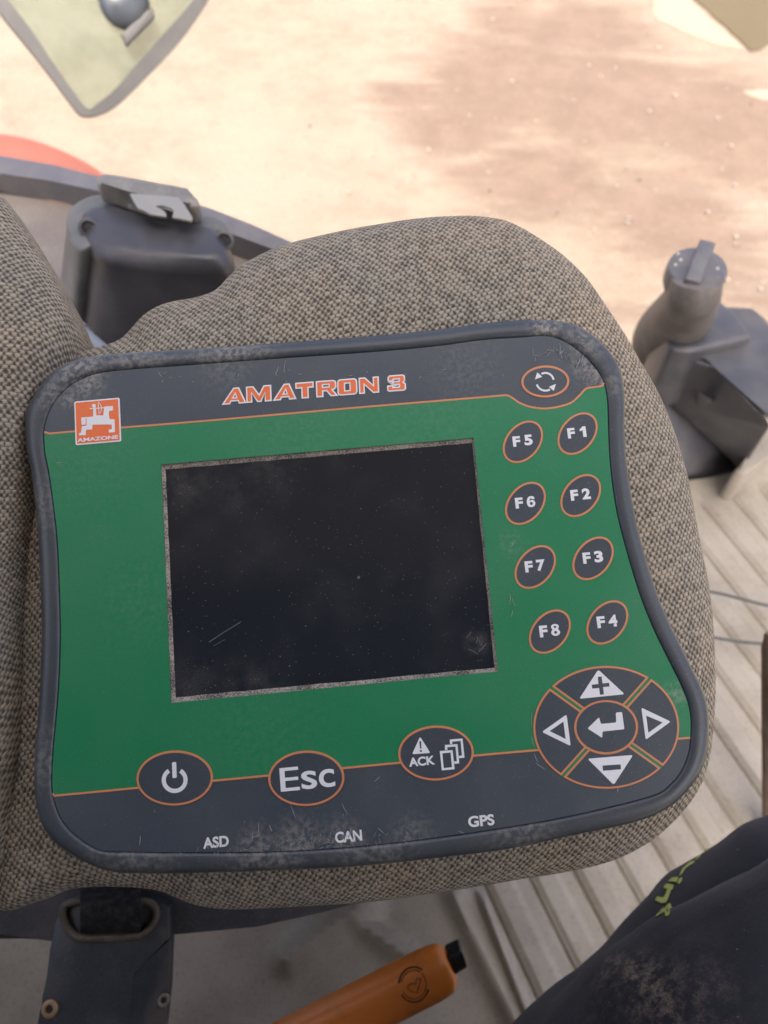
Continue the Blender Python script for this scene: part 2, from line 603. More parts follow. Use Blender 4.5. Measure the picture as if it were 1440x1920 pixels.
def ell(cx, cy, a, b, rot=0.0, n=72):              # ellipse given in photo pixels
    out = []
    for k in range(n):
        t = 2 * math.pi * k / n
        x, y = a * math.cos(t), b * math.sin(t)
        out.append(D(cx + x * math.cos(rot) - y * math.sin(rot), cy - (x * math.sin(rot) + y * math.cos(rot))))
    return out

def strip(pts, wd):                                # polyline (device coordinates) -> closed ribbon
    L, R = [], []
    n = len(pts)
    for i, p in enumerate(pts):
        t = (pts[min(i + 1, n - 1)] - pts[max(i - 1, 0)]).normalized()
        nn = Vector((-t.y, t.x)) * wd / 2
        L.append(p + nn)
        R.append(p - nn)
    return L + R[::-1]

def text_polys(txt, cx, cy, wpx, hpx, bold=0.0, sx=None):
    """built-in lettering fitted to a box of wpx x hpx photo pixels around (cx, cy), along the device's own axes"""
    cu = bpy.data.curves.new('lettering', 'FONT')
    cu.body = txt
    cu.size = 1.0
    cu.offset = bold
    cu.fill_mode = 'FRONT'
    ob = bpy.data.objects.new('lettering', cu)
    me = bpy.data.meshes.new_from_object(ob)
    bpy.data.objects.remove(ob)
    bpy.data.curves.remove(cu)
    xs = [v.co.x for v in me.vertices]
    ys = [v.co.y for v in me.vertices]
    c = D(cx, cy)
    W_, H_ = max(xs) - min(xs), max(ys) - min(ys)
    for v in me.vertices:
        v.co = Vector((c.x + ((v.co.x - min(xs)) / W_ - 0.5) * wpx * PXM, c.y + ((v.co.y - min(ys)) / H_ - 0.5) * hpx * PXM, 0))
    return me

def raise_mesh(me, z):
    for v in me.vertices:
        v.co.z += z
    return me

term = empty('control_terminal', mw=DM)
tag(term, 'green and dark grey farm machine control terminal lying on the seat', 'control terminal')

OUT = [(52, 800), (54, 770), (68, 748), (84, 722), (104, 701), (139, 681), (180, 671), (260, 664), (400, 656), (500, 649), (700, 634), (820, 622),
       (900, 611), (975, 604), (1042, 606), (1080, 615), (1114, 636), (1140, 662), (1159, 694), (1167, 727), (1169, 757), (1168, 787), (1169, 832),
       (1176, 900), (1189, 975), (1206, 1042), (1230, 1117), (1256, 1177), (1274, 1212), (1292, 1249), (1309, 1282), (1322, 1324), (1324, 1376),
       (1316, 1425), (1294, 1466), (1249, 1513), (1181, 1541), (1072, 1564), (950, 1590), (820, 1606), (700, 1619), (600, 1626), (450, 1632),
       (340, 1635), (260, 1635), (217, 1632), (180, 1620), (161, 1610), (127, 1590), (107, 1575), (88, 1550), (77, 1520), (71, 1480), (70, 1440),
       (72, 1400), (79, 1300), (83, 1200), (81, 1100), (76, 1000), (64, 890), (56, 850)]
INN = [(82, 810), (86, 788), (93, 769), (104, 750), (120, 732), (140, 717), (165, 705), (191, 698), (243, 692), (380, 682), (500, 673), (700, 659), (820, 648),
       (900, 637), (975, 632), (1016, 629), (1039, 632), (1065, 643), (1095, 666), (1117, 690), (1131, 712), (1137, 735), (1140, 761), (1142, 825),
       (1146, 885), (1157, 960), (1176, 1035), (1200, 1114), (1222, 1170), (1238, 1205), (1260, 1249), (1279, 1288), (1291, 1320), (1296, 1352),
       (1295, 1384), (1292, 1410), (1279, 1444), (1256, 1472), (1219, 1494), (1072, 1530), (950, 1552), (797, 1574), (658, 1589), (500, 1598),
       (350, 1599), (240, 1598), (202, 1597), (180, 1592), (152, 1575), (124, 1550), (107, 1520), (98, 1485), (97, 1450), (100, 1400), (109, 1300),
       (113, 1200), (111, 1100), (106, 1000), (92, 890), (84, 850)]
inn_s = cr(DL(INN), 5)
NR = 360
inner = resample(inn_s, NR)
outer_h = -0.008
outer = resample(cr(DL(OUT, outer_h), 5), NR)

SP_RIM = [(*D(150, 690), 0, .022, .75), (*D(110, 740), 0, .016, .55), (*D(430, 650), 0, .03, .65), (*D(250, 668), 0, .03, .5), (*D(1025, 610), 0, .012, 1.0), (*D(1090, 640), 0, .016, .55),
          (*D(1150, 720), 0, .012, .3), (*D(500, 1615), 0, .03, .45), (*D(700, 1600), 0, .03, .4), (*D(250, 1615), 0, .03, .35), (*D(70, 950), 0, .02, .3), (*D(980, 1575), 0, .025, .4), (*D(85, 1420), 0, .02, .35)]
SP_PAN = [(*D(165, 715), 0, .012, .85), (*D(130, 745), 0, .009, .6), (*D(1110, 690), 0, .014, .85), (*D(1128, 715), 0, .008, .7), (*D(1085, 655), 0, .008, .5),
          (*D(480, 1590), 0, .014, .55), (*D(560, 1585), 0, .016, .65), (*D(640, 1580), 0, .016, .5), (*D(770, 1570), 0, .015, .4), (*D(880, 690), 0, .03, .18), (*D(420, 680), 0, .02, .3)]
SP_GRN = [(*D(190, 1010), 0, .014, .10), (*D(170, 850), 0, .05, .09), (*D(560, 790), 0, .055, .11), (*D(800, 770), 0, .055, .10), (*D(480, 1370), 0, .06, .08), (*D(250, 1120), 0, .04, .10), (*D(960, 1020), 0, .01, .3), (*D(1270, 1300), 0, .008, .6)]
SLATE = (0.048, 0.063, 0.073)
m_rim = panel_mat('slate_rim_plastic', (0.045, 0.055, 0.061), SP_RIM, 0.36, 0.09, 0.25)
m_slate = panel_mat('slate_membrane', SLATE, SP_PAN, 0.42, 0.12, 0.30)
m_green = panel_mat('green_membrane', (0.008, 0.190, 0.070), SP_GRN, 0.42, 0.09, 0.20)
m_orange = panel_mat('orange_print', (0.62, 0.235, 0.095), None, 0.45, 0.15, 0.0)
m_badge = panel_mat('orange_badge_print', (0.80, 0.16, 0.035), None, 0.4, 0.06, 0.0)
m_white = panel_mat('white_print', (0.76, 0.77, 0.74), None, 0.45, 0.15, 0.0)
m_gap = plastic('dark_gap', (0.012, 0.012, 0.012), 0.8, 0.1)

# housing: rounded rim lofted from the panel edge to the outer outline, then back under the unit
prof = [(-0.02, -0.0022), (0.0, -0.0006), (0.05, 0.0003), (0.16, 0.0006), (0.35, 0.0007), (0.55, 0.0003), (0.72, -0.0006), (0.86, -0.0022), (0.95, -0.0046), (1.0, -0.008),
        (1.0, -0.013), (0.96, -0.015), (0.75, -0.020), (0.2, -0.034)]
bm = bmesh.new()
rings = []
for f, h in prof:
    rings.append([bm.verts.new((*(inner[i].lerp(outer[i], f)), h)) for i in range(NR)])
for r0, r1 in zip(rings, rings[1:]):
    for i in range(NR):
        bm.faces.new((r0[i], r0[(i + 1) % NR], r1[(i + 1) % NR], r1[i]))
bm.faces.new(rings[-1])
bm.transform(DM)
child('housing', bm, m_rim, term, 50)

# membrane front panel: dark field, green field, orange division lines
SCR = [D(302, 871), D(888, 821), D(934, 1259), D(321, 1318)]
panel = Part('front_panel', term)
dark_edge = grow(inner, -0.00025)
panel.add([dark_edge, SCR], m_slate, 0.0, 0.0006)
top_line = [(70, 815), (83, 814), (139, 809), (227, 802), (400, 788), (650, 766), (850, 749.4), (930, 742.7), (948, 741.2), (957, 744), (966, 750), (975, 756), (994, 763), (1016, 766), (1030, 765.5), (1046, 763), (1069, 756), (1084, 744), (1095, 732), (1100, 728.5), (1107, 727), (1136, 723), (1152, 722)]
bot_line = [(85, 1493), (101, 1492), (259, 1477), (397, 1464), (504, 1454), (646, 1440), (749, 1430), (887, 1417), (1011, 1406), (1271, 1385), (1294, 1383), (1310, 1382)]
ts, bs = cr(DL(top_line), 4, False), cr(DL(bot_line), 4, False)

def clip(poly, win):                               # polygon points restricted to the panel: keep inside test by walking
    out = []
    for p in poly:
        out.append(p)
    return out
def inside(p, poly):
    c = False
    n = len(poly)
    for i in range(n):
        a, b = poly[i], poly[(i + 1) % n]
        if (a.y > p.y) != (b.y > p.y) and p.x < (b.x - a.x) * (p.y - a.y) / (b.y - a.y) + a.x:
            c = not c
    return c
ge = grow(inner, -0.0003)
ts_in = [p for p in ts if inside(p, ge)]
bs_in = [p for p in bs if inside(p, ge)]
def nearest(p):
    return min(range(NR), key=lambda i: (ge[i] - p).length)
def walk(i, j, step):
    out = [ge[i]]
    while i != j:
        i = (i + step) % NR
        out.append(ge[i])
    return out
i_tr, i_br, i_bl, i_tl = nearest(ts_in[-1]), nearest(bs_in[-1]), nearest(bs_in[0]), nearest(ts_in[0])
st_r = 1 if (i_br - i_tr) % NR < NR / 2 else -1
green = ts_in + walk(i_tr, i_br, st_r) + bs_in[::-1] + walk(i_bl, i_tl, st_r)
panel.add([green, SCR], m_green, 0.00012, 0.0003)
panel.add([strip([ge[i_tl]] + ts_in + [ge[i_tr]], 3.6 * PXM)], m_orange, 0.00024, 0.0003)
panel.add([strip([ge[i_bl]] + bs_in + [ge[i_br]], 3.6 * PXM)], m_orange, 0.00024, 0.0003)

# scratches rubbed through the print: part of the membrane's surface, thin slivers
m_scr = panel_mat('rubbed_scratch', (0.30, 0.31, 0.31), None, 0.6, 0.3, 0.0)
scr = panel
def scratch(u, v, L, ang, wd=0.9, bend=0.0):
    n = 5
    pts = []
    for i in range(n + 1):
        t = i / n - 0.5
        a = ang + bend * t
        pts.append(D(u + math.cos(a) * L * t, v - math.sin(a) * L * t + bend * L * t * t))
    Lp, Rp = [], []
    for i, p in enumerate(pts):
        q = (pts[min(i + 1, n)] - pts[max(i - 1, 0)]).normalized()
        k = wd * PXM / 2 * math.sin(math.pi * (i + 0.3) / (n + 0.6))
        nn = Vector((-q.y, q.x)) * k
        Lp.append(p + nn)
        Rp.append(p - nn)
    scr.add([Lp + Rp[::-1]], m_scr, 0.00036, 0.0002)
for a in ((550, 1522, 30, -1.25), (645, 1515, 26, -1.1), (708, 1460, 16, .75), (485, 1555, 28, 1.6), (507, 1552, 14, -1.2), (473, 1570, 18, 1.5), (715, 1558, 18, -.7), (655, 1565, 22, 1.3),
          (300, 702, 14, -1), (310, 700, 10, .6), (520, 695, 18, 1.2), (533, 690, 26, 1.5), (518, 702, 10, -1), (1050, 655, 26, 1.55), (1053, 660, 14, .5), (1085, 680, 20, 1.2), (1052, 668, 12, -1.3),
          (1092, 672, 20, 1.3), (110, 868, 12, .1), (1004, 1420, 22, -1.2), (1012, 1436, 24, -.6), (996, 1352, 34, 1.6), (998, 1390, 26, -1.3), (1158, 1480, 14, 1.5), (961, 1020, 10, 1.2), (957, 1122, 22, 1.5), (962, 1128, 18, -1.2), (960, 1150, 14, 1.4),
          (263, 1575, 18, 1.5), (480, 1568, 20, .3), (590, 1575, 14, 1.2), (865, 1560, 14, -.4), (1180, 1470, 12, .3)):
    scratch(*a, wd=rnd.uniform(.8, 1.3), bend=rnd.uniform(-.4, .4))
for _ in range(70):
    u = rnd.gauss(580, 95)
    scratch(u, 1597 - (u - 500) * .06 - abs(rnd.gauss(0, 14)), rnd.uniform(4, 14), rnd.gauss(1.3, .7), rnd.uniform(.5, .9))
for _ in range(60):
    t = rnd.uniform(-.3, 1.25)
    u, v = 1030 + 100 * math.sin(t) , 745 - 100 * math.cos(t)
    k = abs(rnd.gauss(0, 12))
    scratch(u - 6 - k * math.sin(t), v + 8 + k * math.cos(t), rnd.uniform(4, 14), rnd.gauss(1.1, .6), rnd.uniform(.5, .9))
for _ in range(26):
    scratch(rnd.uniform(120, 1240), rnd.uniform(1520, 1570) - (0), rnd.uniform(3, 8), rnd.uniform(0, 3), rnd.uniform(.6, .9)) if rnd.random() < .45 else scratch(rnd.uniform(300, 1000), rnd.uniform(690, 720) , rnd.uniform(3, 8), rnd.uniform(0, 3), rnd.uniform(.6, .9))
panel.build()

# screen: recessed dark glass inside a dusty ledge
m_scrn = NT('dark_screen_glass')
c = m_scrn.coord()
fine = m_scrn.noise(c, 2300, 2, .7)
haze = m_scrn.blobs(c, [(*D(350, 900), -.0015, .022, .12), (*D(430, 930), -.0015, .016, .08), (*D(350, 1290), -.0015, .022, .10), (*D(470, 1290), -.0015, .02, .12), (*D(500, 890), -.0015, .02, .10), (*D(895, 1205), -.0015, .008, .2)])
hz = m_scrn.math('MULTIPLY', m_scrn.math('MULTIPLY', haze, m_scrn.ramp(m_scrn.noise(c, 110, 4, .6), .32, .62)), m_scrn.ramp(fine, .35, .7, .3, 1.0))
spk = m_scrn.math('MULTIPLY', m_scrn.ramp(m_scrn.noise(c, 1400, 0), .80, .84), .4)
f = m_scrn.math('MAXIMUM', m_scrn.math('MAXIMUM', hz, spk), m_scrn.math('MULTIPLY', m_scrn.ramp(m_scrn.noise(c, 30, 4), .45, .75), .03))
m_scrn = m_scrn.done(m_scrn.mix(f, (0.0125, 0.0165, 0.022), DUST), m_scrn.ramp(f, 0, .3, .15, .7), .5)
n = NT('dusty_ledge')
c = n.coord()
m_ledge = n.done(n.mix(n.ramp(n.math('ADD', n.noise(c, 1500, 3, .7), n.math('MULTIPLY', n.noise(c, 90, 3), .5)), .55, .95), (0.05, 0.048, 0.045), (0.42, 0.37, 0.29)), .9, .2)
sc = Part('screen', term)
sc.add([grow(SCR, .0008)], m_scrn, -0.0014, 0.001)
led = Part('screen_ledge', term)
SCI = [D(309, 879), D(886, 829), D(928, 1252), D(328, 1308)]
# sloping dusty ledge from the membrane's cut edge down to the glass
bmq = led.bm
k = led.mi(m_ledge)
NE = 24
o_loop, i_loop = [], []
for e in range(4):
    for j in range(NE):
        t = j / NE
        o_loop.append(SCR[e].lerp(SCR[(e + 1) % 4], t))
        wob = 0.0003 * mnoise.noise(Vector((e * 7.3, j * .8, 0)))
        q = SCI[e].lerp(SCI[(e + 1) % 4], t)
        i_loop.append(q + (o_loop[-1] - q).normalized() * wob)
vo = [bmq.verts.new((p.x, p.y, -0.0005)) for p in o_loop]
vi = [bmq.verts.new((p.x, p.y, -0.00135)) for p in i_loop]
for j in range(len(vo)):
    bmq.faces.new((vo[j], vi[j], vi[(j + 1) % len(vo)], vo[(j + 1) % len(vo)]))
led.build()
sq = sc
def sscratch(u, v, L, ang, wd):
    p, q = D(u - math.cos(ang) * L / 2, v + math.sin(ang) * L / 2), D(u + math.cos(ang) * L / 2, v - math.sin(ang) * L / 2)
    sq.add([strip([p, p.lerp(q, .5) + Vector((.0002, .0001)), q], wd * PXM)], m_scr2, -0.00125, 0.0001)
m_scr2 = panel_mat('screen_scratch', (0.10, 0.105, 0.11), None, 0.5, 0.3, 0.0)
for a in ((420, 1185, 70, .55, .9), (430, 1178, 50, .55, .7), (405, 1195, 34, .6, .7), (410, 1205, 26, .5, .7), (672, 1082, 5, 1.2, 4), (880, 1190, 14, .9, 1), (888, 1222, 20, -.5, 1), (905, 1215, 22, .8, 1.1), (895, 1200, 12, 1.4, 1)):
    sscratch(*a)
sco = sc.build()

# lettering on the panel
ZK = 0.00030
AM = {  # letters of the title in a unit box, wide squared shapes: outer outline, holes
    'A': ([(0, 0), (0.50, 1), (0.72, 1), (1.0, 0), (0.72, 0), (0.68, .17), (.36, .17), (.30, 0)], [(.44, .36), (.62, .36), (.565, .66)]),
    'M': ([(0, 0), (0, 1), (.27, 1), (.52, .42), (.72, 1), (1, 1), (1, 0), (.76, 0), (.76, .58), (.58, .0), (.44, .0), (.20, .62), (.20, 0)],),
    'T': ([(0, 1), (1, 1), (1, .68), (.70, .68), (.70, 0), (.34, 0), (.34, .68), (0, .68)],),
    'R': ([(0, 0), (0, 1), (.82, 1), (.93, .93), (.95, .8), (.95, .56), (.88, .45), (.76, .40), (1, 0), (.70, 0), (.50, .36), (.30, .36), (.30, 0)], [(.30, .60), (.62, .60), (.62, .77), (.30, .77)]),
    'O': ([(.12, 0), (.03, .06), (0, .2), (0, .8), (.03, .94), (.12, 1), (.88, 1), (.97, .94), (1, .8), (1, .2), (.97, .06), (.88, 0)], [(.36, .25), (.64, .25), (.64, .75), (.36, .75)]),
    'N': ([(0, 0), (0, 1), (.30, 1), (.74, .44), (.74, 1), (1, 1), (1, 0), (.72, 0), (.25, .60), (.25, 0)],),
    '3': ([(0, .06), (.0, .34), (.30, .34), (.30, .22), (.66, .22), (.66, .40), (.30, .40), (.30, .60), (.66, .60), (.66, .77), (.32, .77), (.32, .66), (.04, .66), (.04, .90), (.12, 1), (.86, 1), (.96, .92), (.96, .62), (.88, .51), (1, .40), (1, .08), (.90, 0), (.08, 0)],),
}
title = Part('title_lettering', term)
def zpx(x0, y0, s):
    return lambda x, y: (x0 + x / s, y0 + y / s)
zt = zpx(400, 680, 3.7895)
for ch, a, b in (('A', 68, 230), ('M', 240, 411), ('A', 430, 586), ('T', 590, 712), ('R', 736, 880), ('O', 887, 1021), ('N', 1040, 1175), ('3', 1240, 1366)):
    def loc(x, y, ins=0):
        xx = a + x * (b - a)
        base = 303 - (xx - 65) * 0.0788
        return D(*zt(xx + y * -4, base - 6 - y * 107))
    polys = [[loc(*p) for p in lp] for lp in AM[ch]]
    title.add([grow(polys[0], 1.2 * PXM)] + [grow(h, -1.0 * PXM) for h in polys[1:]], m_white, ZK, 0.0003)
    title.add([grow(polys[0], -1.5 * PXM)] + [grow(h, 1.5 * PXM) for h in polys[1:]], m_badge, ZK + 0.0001, 0.0003)
title.build()

badge = Part('badge', term)
zb = zpx(120, 720, 9.6)
def BZ(pts):
    return [D(*zb(x, y)) for x, y in pts]
def rounded(pts, r, n=4):
    out = []
    m = len(pts)
    for i in range(m):
        a, b, c = pts[i - 1], pts[i], pts[(i + 1) % m]
        p0 = b + (a - b).normalized() * min(r, (a - b).length * .45)
        p2 = b + (c - b).normalized() * min(r, (c - b).length * .45)
        for k in range(n + 1):
            t = k / n
            out.append(p0.lerp(b, t).lerp(b.lerp(p2, t), t))
    return out
outb = BZ([(188, 322), (1002, 250), (1035, 1035), (215, 1106)])
badge.add([rounded(outb, 3.5 * PXM)], m_white, 0.00036, 0.0004)
badge.add([rounded(grow(outb, -2.6 * PXM), 1.5 * PXM)], m_badge, 0.00046, 0.0003)
bo = badge.build()
emb = Part('emblem', bo)
body = [(415, 605), (533, 592), (536, 455), (533, 430), (580, 428), (582, 455), (592, 572), (650, 570), (715, 572), (728, 440), (738, 412), (888, 402), (890, 480), (820, 490), (815, 560), (828, 634), (916, 645), (926, 870), (815, 880), (815, 825), (872, 818), (862, 735), (700, 735), (520, 738), (515, 822), (405, 830), (400, 925), (280, 932), (283, 890), (318, 880), (330, 765), (415, 755)]
emb.add([BZ(body)], m_white, 0.00056, 0.0003)
emb.add([BZ([(318, 612), (398, 602), (398, 735), (325, 740)])], m_white, 0.00056, 0.0003)
emb.add([BZ([(398, 602), (415, 603), (415, 622), (398, 624)])], m_white, 0.00056, 0.0003)
emb.add([BZ([(547 + 36 * math.cos(t * .3927), 398 + 32 * math.sin(t * .3927)) for t in range(16)])], m_white, 0.00058, 0.0003)
emb.add([strip(BZ([(470, 450), (600, 443), (735, 432)]), 17 / 9.6 * PXM)], m_white, 0.00060, 0.0003)
emb.add([strip(BZ([(618, 330), (655, 362), (680, 410), (686, 450), (672, 500), (638, 548)]), 11 / 9.6 * PXM)], m_white, 0.00060, 0.0003)
emb.add([strip(BZ([(622, 335), (632, 440), (638, 545)]), 9 / 9.6 * PXM)], m_white, 0.00062, 0.0003)
emb.add_mesh(raise_mesh(text_polys('AMAZONE', 120 + 617 / 9.6, 720 + 988 / 9.6, 756 / 9.6, 72 / 9.6, .03), .00058), m_white)
emb.build()

def label(txt, cx, cy, wpx, hpx, bold):
    p = Part('port_lettering', term)
    p.add_mesh(raise_mesh(text_polys(txt, cx, cy, wpx, hpx, bold), ZK), m_white)
    return p.build()
label('ASD', 405, 1578.5, 46, 19, .034)
label('CAN', 653.5, 1568, 48, 19, .034)
label('GPS', 902, 1538.5, 47, 19, .034)

# keys: each a raised dark button with an orange border and its own symbol
m_key = panel_mat('key_membrane', (0.045, 0.059, 0.069), None, 0.40, 0.08, 0.22)
def key(polys_ring, polys_face, name='key'):
    k = Part(name, term)
    k.add(polys_ring, m_orange, 0.00036, 0.0005)
    k.add(polys_face, m_key, 0.00046, 0.0004)
    return k.build()
KZ = 0.00056
def symbol(ko, polylists=(), meshes=()):
    s = Part('key_symbol', ko)
    for pl in polylists:
        s.add(pl, m_white, KZ, 0.0003)
    for me in meshes:
        s.add_mesh(raise_mesh(me, KZ), m_white)
    return s.build()
TH = math.radians(50)
def circ(cx, cy, rx, ry, n=28, rev=False):
    p = [(cx + rx * math.cos(2 * math.pi * k / n), cy + ry * math.sin(2 * math.pi * k / n)) for k in range(n)]
    return p[::-1] if rev else p
def digit(t, cx, cy, wpx, hpx):
    if t not in '168':
        return text_polys(t, cx, cy, wpx, hpx, .045)
    if t == '1':
        pl = [[(.45, 1), (1, 1), (1, 0), (.45, 0), (.45, .66), (0, .56), (0, .78), (.3, .86)]]
    elif t == '8':
        # one waisted outline with two counters
        o = []
        for k in range(40):
            a = -math.pi / 2 + 2 * math.pi * k / 40
            y = .5 + .5 * math.sin(a)
            wd = max(math.sqrt(max(0, 1 - ((y - .29) / .29) ** 2)) * .5, math.sqrt(max(0, 1 - ((y - .76) / .24) ** 2)) * .44, .33 if .4 < y < .62 else 0)
            o.append((.5 + (wd if math.cos(a) >= 0 else -wd), y))
        pl = [o, circ(.5, .29, .17, .12), circ(.5, .75, .15, .095)]
    else:
        o = [(.98, .72), (.92, .90), (.76, .98), (.55, 1), (.30, .95), (.12, .80), (.02, .58), (0, .42), (.04, .22), (.16, .07), (.36, .0), (.6, .0), (.82, .06), (.95, .18), (1, .33), (.96, .48), (.84, .60), (.66, .65), (.48, .62), (.36, .55), (.38, .68), (.46, .78), (.55, .80), (.62, .77), (.66, .71)]
        pl = [o, circ(.52, .325, .17, .145)]
    c = D(cx, cy)
    return fill2d([[Vector((c.x + (x - .5) * wpx * PXM, c.y + (y - .5) * hpx * PXM)) for x, y in p] for p in pl], 0.0, 0.0003)
for txt, cx, cy in (('1', 1082.6, 813.3), ('2', 1088.5, 929.4), ('3', 1111.6, 1047), ('4', 1138.3, 1167), ('5', 980.2, 828.7), ('6', 985, 944), ('7', 1003.3, 1063.2), ('8', 1030.7, 1184.2)):
    g = 1.0 + (cy - 830) * .00012
    ko = key([ell(cx, cy, 44.5 * g, 31.8 * g, TH)], [ell(cx, cy, 40.8 * g, 28.1 * g, TH)])
    symbol(ko, (), [text_polys('F', cx - 12.2, cy - 0.5, 14.5 * g, 20.5 * g, .045), digit(txt, cx + 10, cy - 3.2, (12 if txt == '1' else 16) * g, 21 * g)])
RT_ = math.radians(4.6)
def bigkey(cx, cy, a, b):
    return key([ell(cx, cy, a, b, RT_ * .5)], [ell(cx, cy, a - 4.2, b - 4.2, RT_ * .5)])
# swap key: two curved arrows
ks = bigkey(1022.2, 715.7, 45, 30)
zs = zpx(920, 600, 5.3333)
def arc(f, cx, cy, r, a0, a1, n=16):
    return [D(*f(cx + r * math.cos(math.radians(a0 + (a1 - a0) * i / n)), cy - r * math.sin(math.radians(a0 + (a1 - a0) * i / n)))) for i in range(n + 1)]
wz = 20 / 5.3333 * PXM
symbol(ks, [[strip(arc(zs, 545, 615, 82, 10, 118), wz)], [[D(*zs(*p)) for p in ((440, 598), (463, 528), (512, 572))]],
            [strip(arc(zs, 545, 620, 90, 198, 300), wz)], [[D(*zs(*p)) for p in ((650, 642), (628, 712), (580, 672))]]])
# power key
kp = bigkey(328, 1458.5, 71.6, 51.5)
zp = zpx(240, 1390, 3.4286)
symbol(kp, [[strip(arc(zp, 302, 247, 70, 122, 418, 40), 25 / 3.43 * PXM)], [rounded(strip([D(*zp(298, 132)), D(*zp(302, 234))], 26 / 3.43 * PXM), 9 / 3.43 * PXM)]])
# escape key
ke = bigkey(574.5, 1459, 71.3, 51.8)
symbol(ke, (), [text_polys('E', 240 + 1040 / 3.4286, 1390 + 241 / 3.4286, 118 / 3.43, 140 / 3.43, .004), text_polys('s', 240 + 1165 / 3.4286, 1390 + 246 / 3.4286, 96 / 3.43, 108 / 3.43, .010),
                text_polys('c', 240 + 1279 / 3.4286, 1390 + 235 / 3.4286, 98 / 3.43, 108 / 3.43, .010)])
# acknowledge key
ka = bigkey(817.4, 1411.7, 70.8, 51.4)
za = zpx(730, 1340, 8.4706)
def AZ(pts):
    return [D(*za(x, y)) for x, y in pts]
def pageframe(x, y, lim=None):
    o = [(x, y), (x + 200, y - 18), (x + 232, y + 284), (x + 30, y + 302)]
    i = [(x + 40, y + 38), (x + 168, y + 26), (x + 192, y + 250), (x + 62, y + 262)]
    return o, i
tri = rounded(AZ([(487, 345), (650, 605), (360, 625)]), 3.5 * PXM)
excl = AZ([(474, 420), (505, 418), (508, 540), (488, 541)])
dot = AZ([(482, 560), (514, 558), (516, 588), (484, 591)])
pages = [[AZ([(800, 575), (1002, 560), (1035, 862), (832, 882)]), AZ([(840, 610), (970, 598), (993, 832), (862, 845)])],
         [AZ([(880, 478), (1080, 465), (1108, 770), (1030, 777), (1026, 738), (1070, 735), (1048, 503), (918, 515), (922, 556), (882, 558)])],
         [AZ([(957, 392), (1160, 375), (1192, 680), (1105, 688), (1100, 652), (1150, 646), (1130, 413), (997, 426), (1000, 462), (962, 464)])]]
symbol(ka, [[tri, excl, dot]] + pages, [text_polys('ACK', 730 + 515 / 8.4706, 1340 + 735 / 8.4706, 400 / 8.47, 134 / 8.47, .035)])

# navigation pad: four sectors and an enter key
NC, NCX = (1136.3, 1363.5), None
zn = zpx(980, 1230, 4.6452)
def sector(line_a, line_b, ra, rb, ia, ib, gap, n=28):
    """region between two spokes (directions in px, y up), elliptic radii outer (ra, rb) inner (ia, ib), spoke half gap"""
    def hit(d, side, A_, B_):
        # line parallel to spoke d offset by gap on the given side meets the ellipse
        nx, ny = -d[1] * side, d[0] * side
        ox, oy = nx * gap, ny * gap
        a_ = (d[0] / A_) ** 2 + (d[1] / B_) ** 2
        b_ = 2 * (ox * d[0] / A_ ** 2 + oy * d[1] / B_ ** 2)
        c_ = (ox / A_) ** 2 + (oy / B_) ** 2 - 1
        t = (-b_ + math.sqrt(b_ * b_ - 4 * a_ * c_)) / (2 * a_)
        return math.atan2((oy + d[1] * t) / B_, (ox + d[0] * t) / A_)
    out = []
    t0, t1 = hit(line_a, 1, ra, rb), hit(line_b, -1, ra, rb)
    while t1 < t0:
        t1 += 2 * math.pi
    s0, s1 = hit(line_a, 1, ia, ib), hit(line_b, -1, ia, ib)
    while s1 < s0:
        s1 += 2 * math.pi
    for i in range(n + 1):
        t = t0 + (t1 - t0) * i / n
        out.append(D(NC[0] + ra * math.cos(t), NC[1] - rb * math.sin(t)))
    for i in range(n + 1):
        t = s1 + (s0 - s1) * i / n
        out.append(D(NC[0] + ia * math.cos(t), NC[1] - ib * math.sin(t)))
    return out
def unit(x, y):
    l = math.hypot(x, y)
    return (x / l, y / l)
UR, UL, LL_, LR = unit(376, 422), unit(-474, 342), unit(-374, -418), unit(481, -343)
def ZN(pts):
    return [D(*zn(x, y)) for x, y in pts]
plus = [(652, 180), (685, 178), (692, 238), (750, 232), (753, 265), (697, 270), (705, 333), (670, 337), (662, 278), (603, 283), (598, 250), (656, 243)]
syms = {
    'up': [[rounded(ZN([(655, 118), (885, 332), (490, 372)]), 4.5 * PXM), ZN(plus)]],
    'left': [[rounded(ZN([(165, 660), (380, 508), (415, 782)]), 4 * PXM), ZN([(232, 652), (352, 570), (372, 722)])]],
    'down': [[rounded(ZN([(562, 893), (958, 860), (790, 1120)]), 4.5 * PXM), ZN([(692, 952), (850, 942), (853, 985), (696, 998)])]],
    'right': [[rounded(ZN([(1030, 448), (1285, 570), (1068, 728)]), 4 * PXM), ZN([(1072, 518), (1215, 578), (1090, 668)])]],
}
GP, LW = 2.6, 3.8
for nm, a, b in (('up', UR, UL), ('left', UL, LL_), ('down', LL_, LR), ('right', LR, UR)):
    ring = sector(a, b, 136.5, 115, 60, 51, GP)
    face = sector(a, b, 136.5 - LW, 115 - LW, 60 + .2, 51 + .2, GP + LW)
    ko = key([ring], [face])
    symbol(ko, syms[nm])
# dark membrane showing in no gap; enter key in the middle
ko = key([ell(NC[0] - .3, NC[1] - .4, 60, 51)], [ell(NC[0] - .3, NC[1] - .4, 55.6, 46.8)])
symbol(ko, [[rounded(ZN([(562, 630), (662, 532), (678, 590), (812, 578), (808, 492), (862, 486), (882, 636), (692, 656), (690, 712)]), 2.5 * PXM)]])
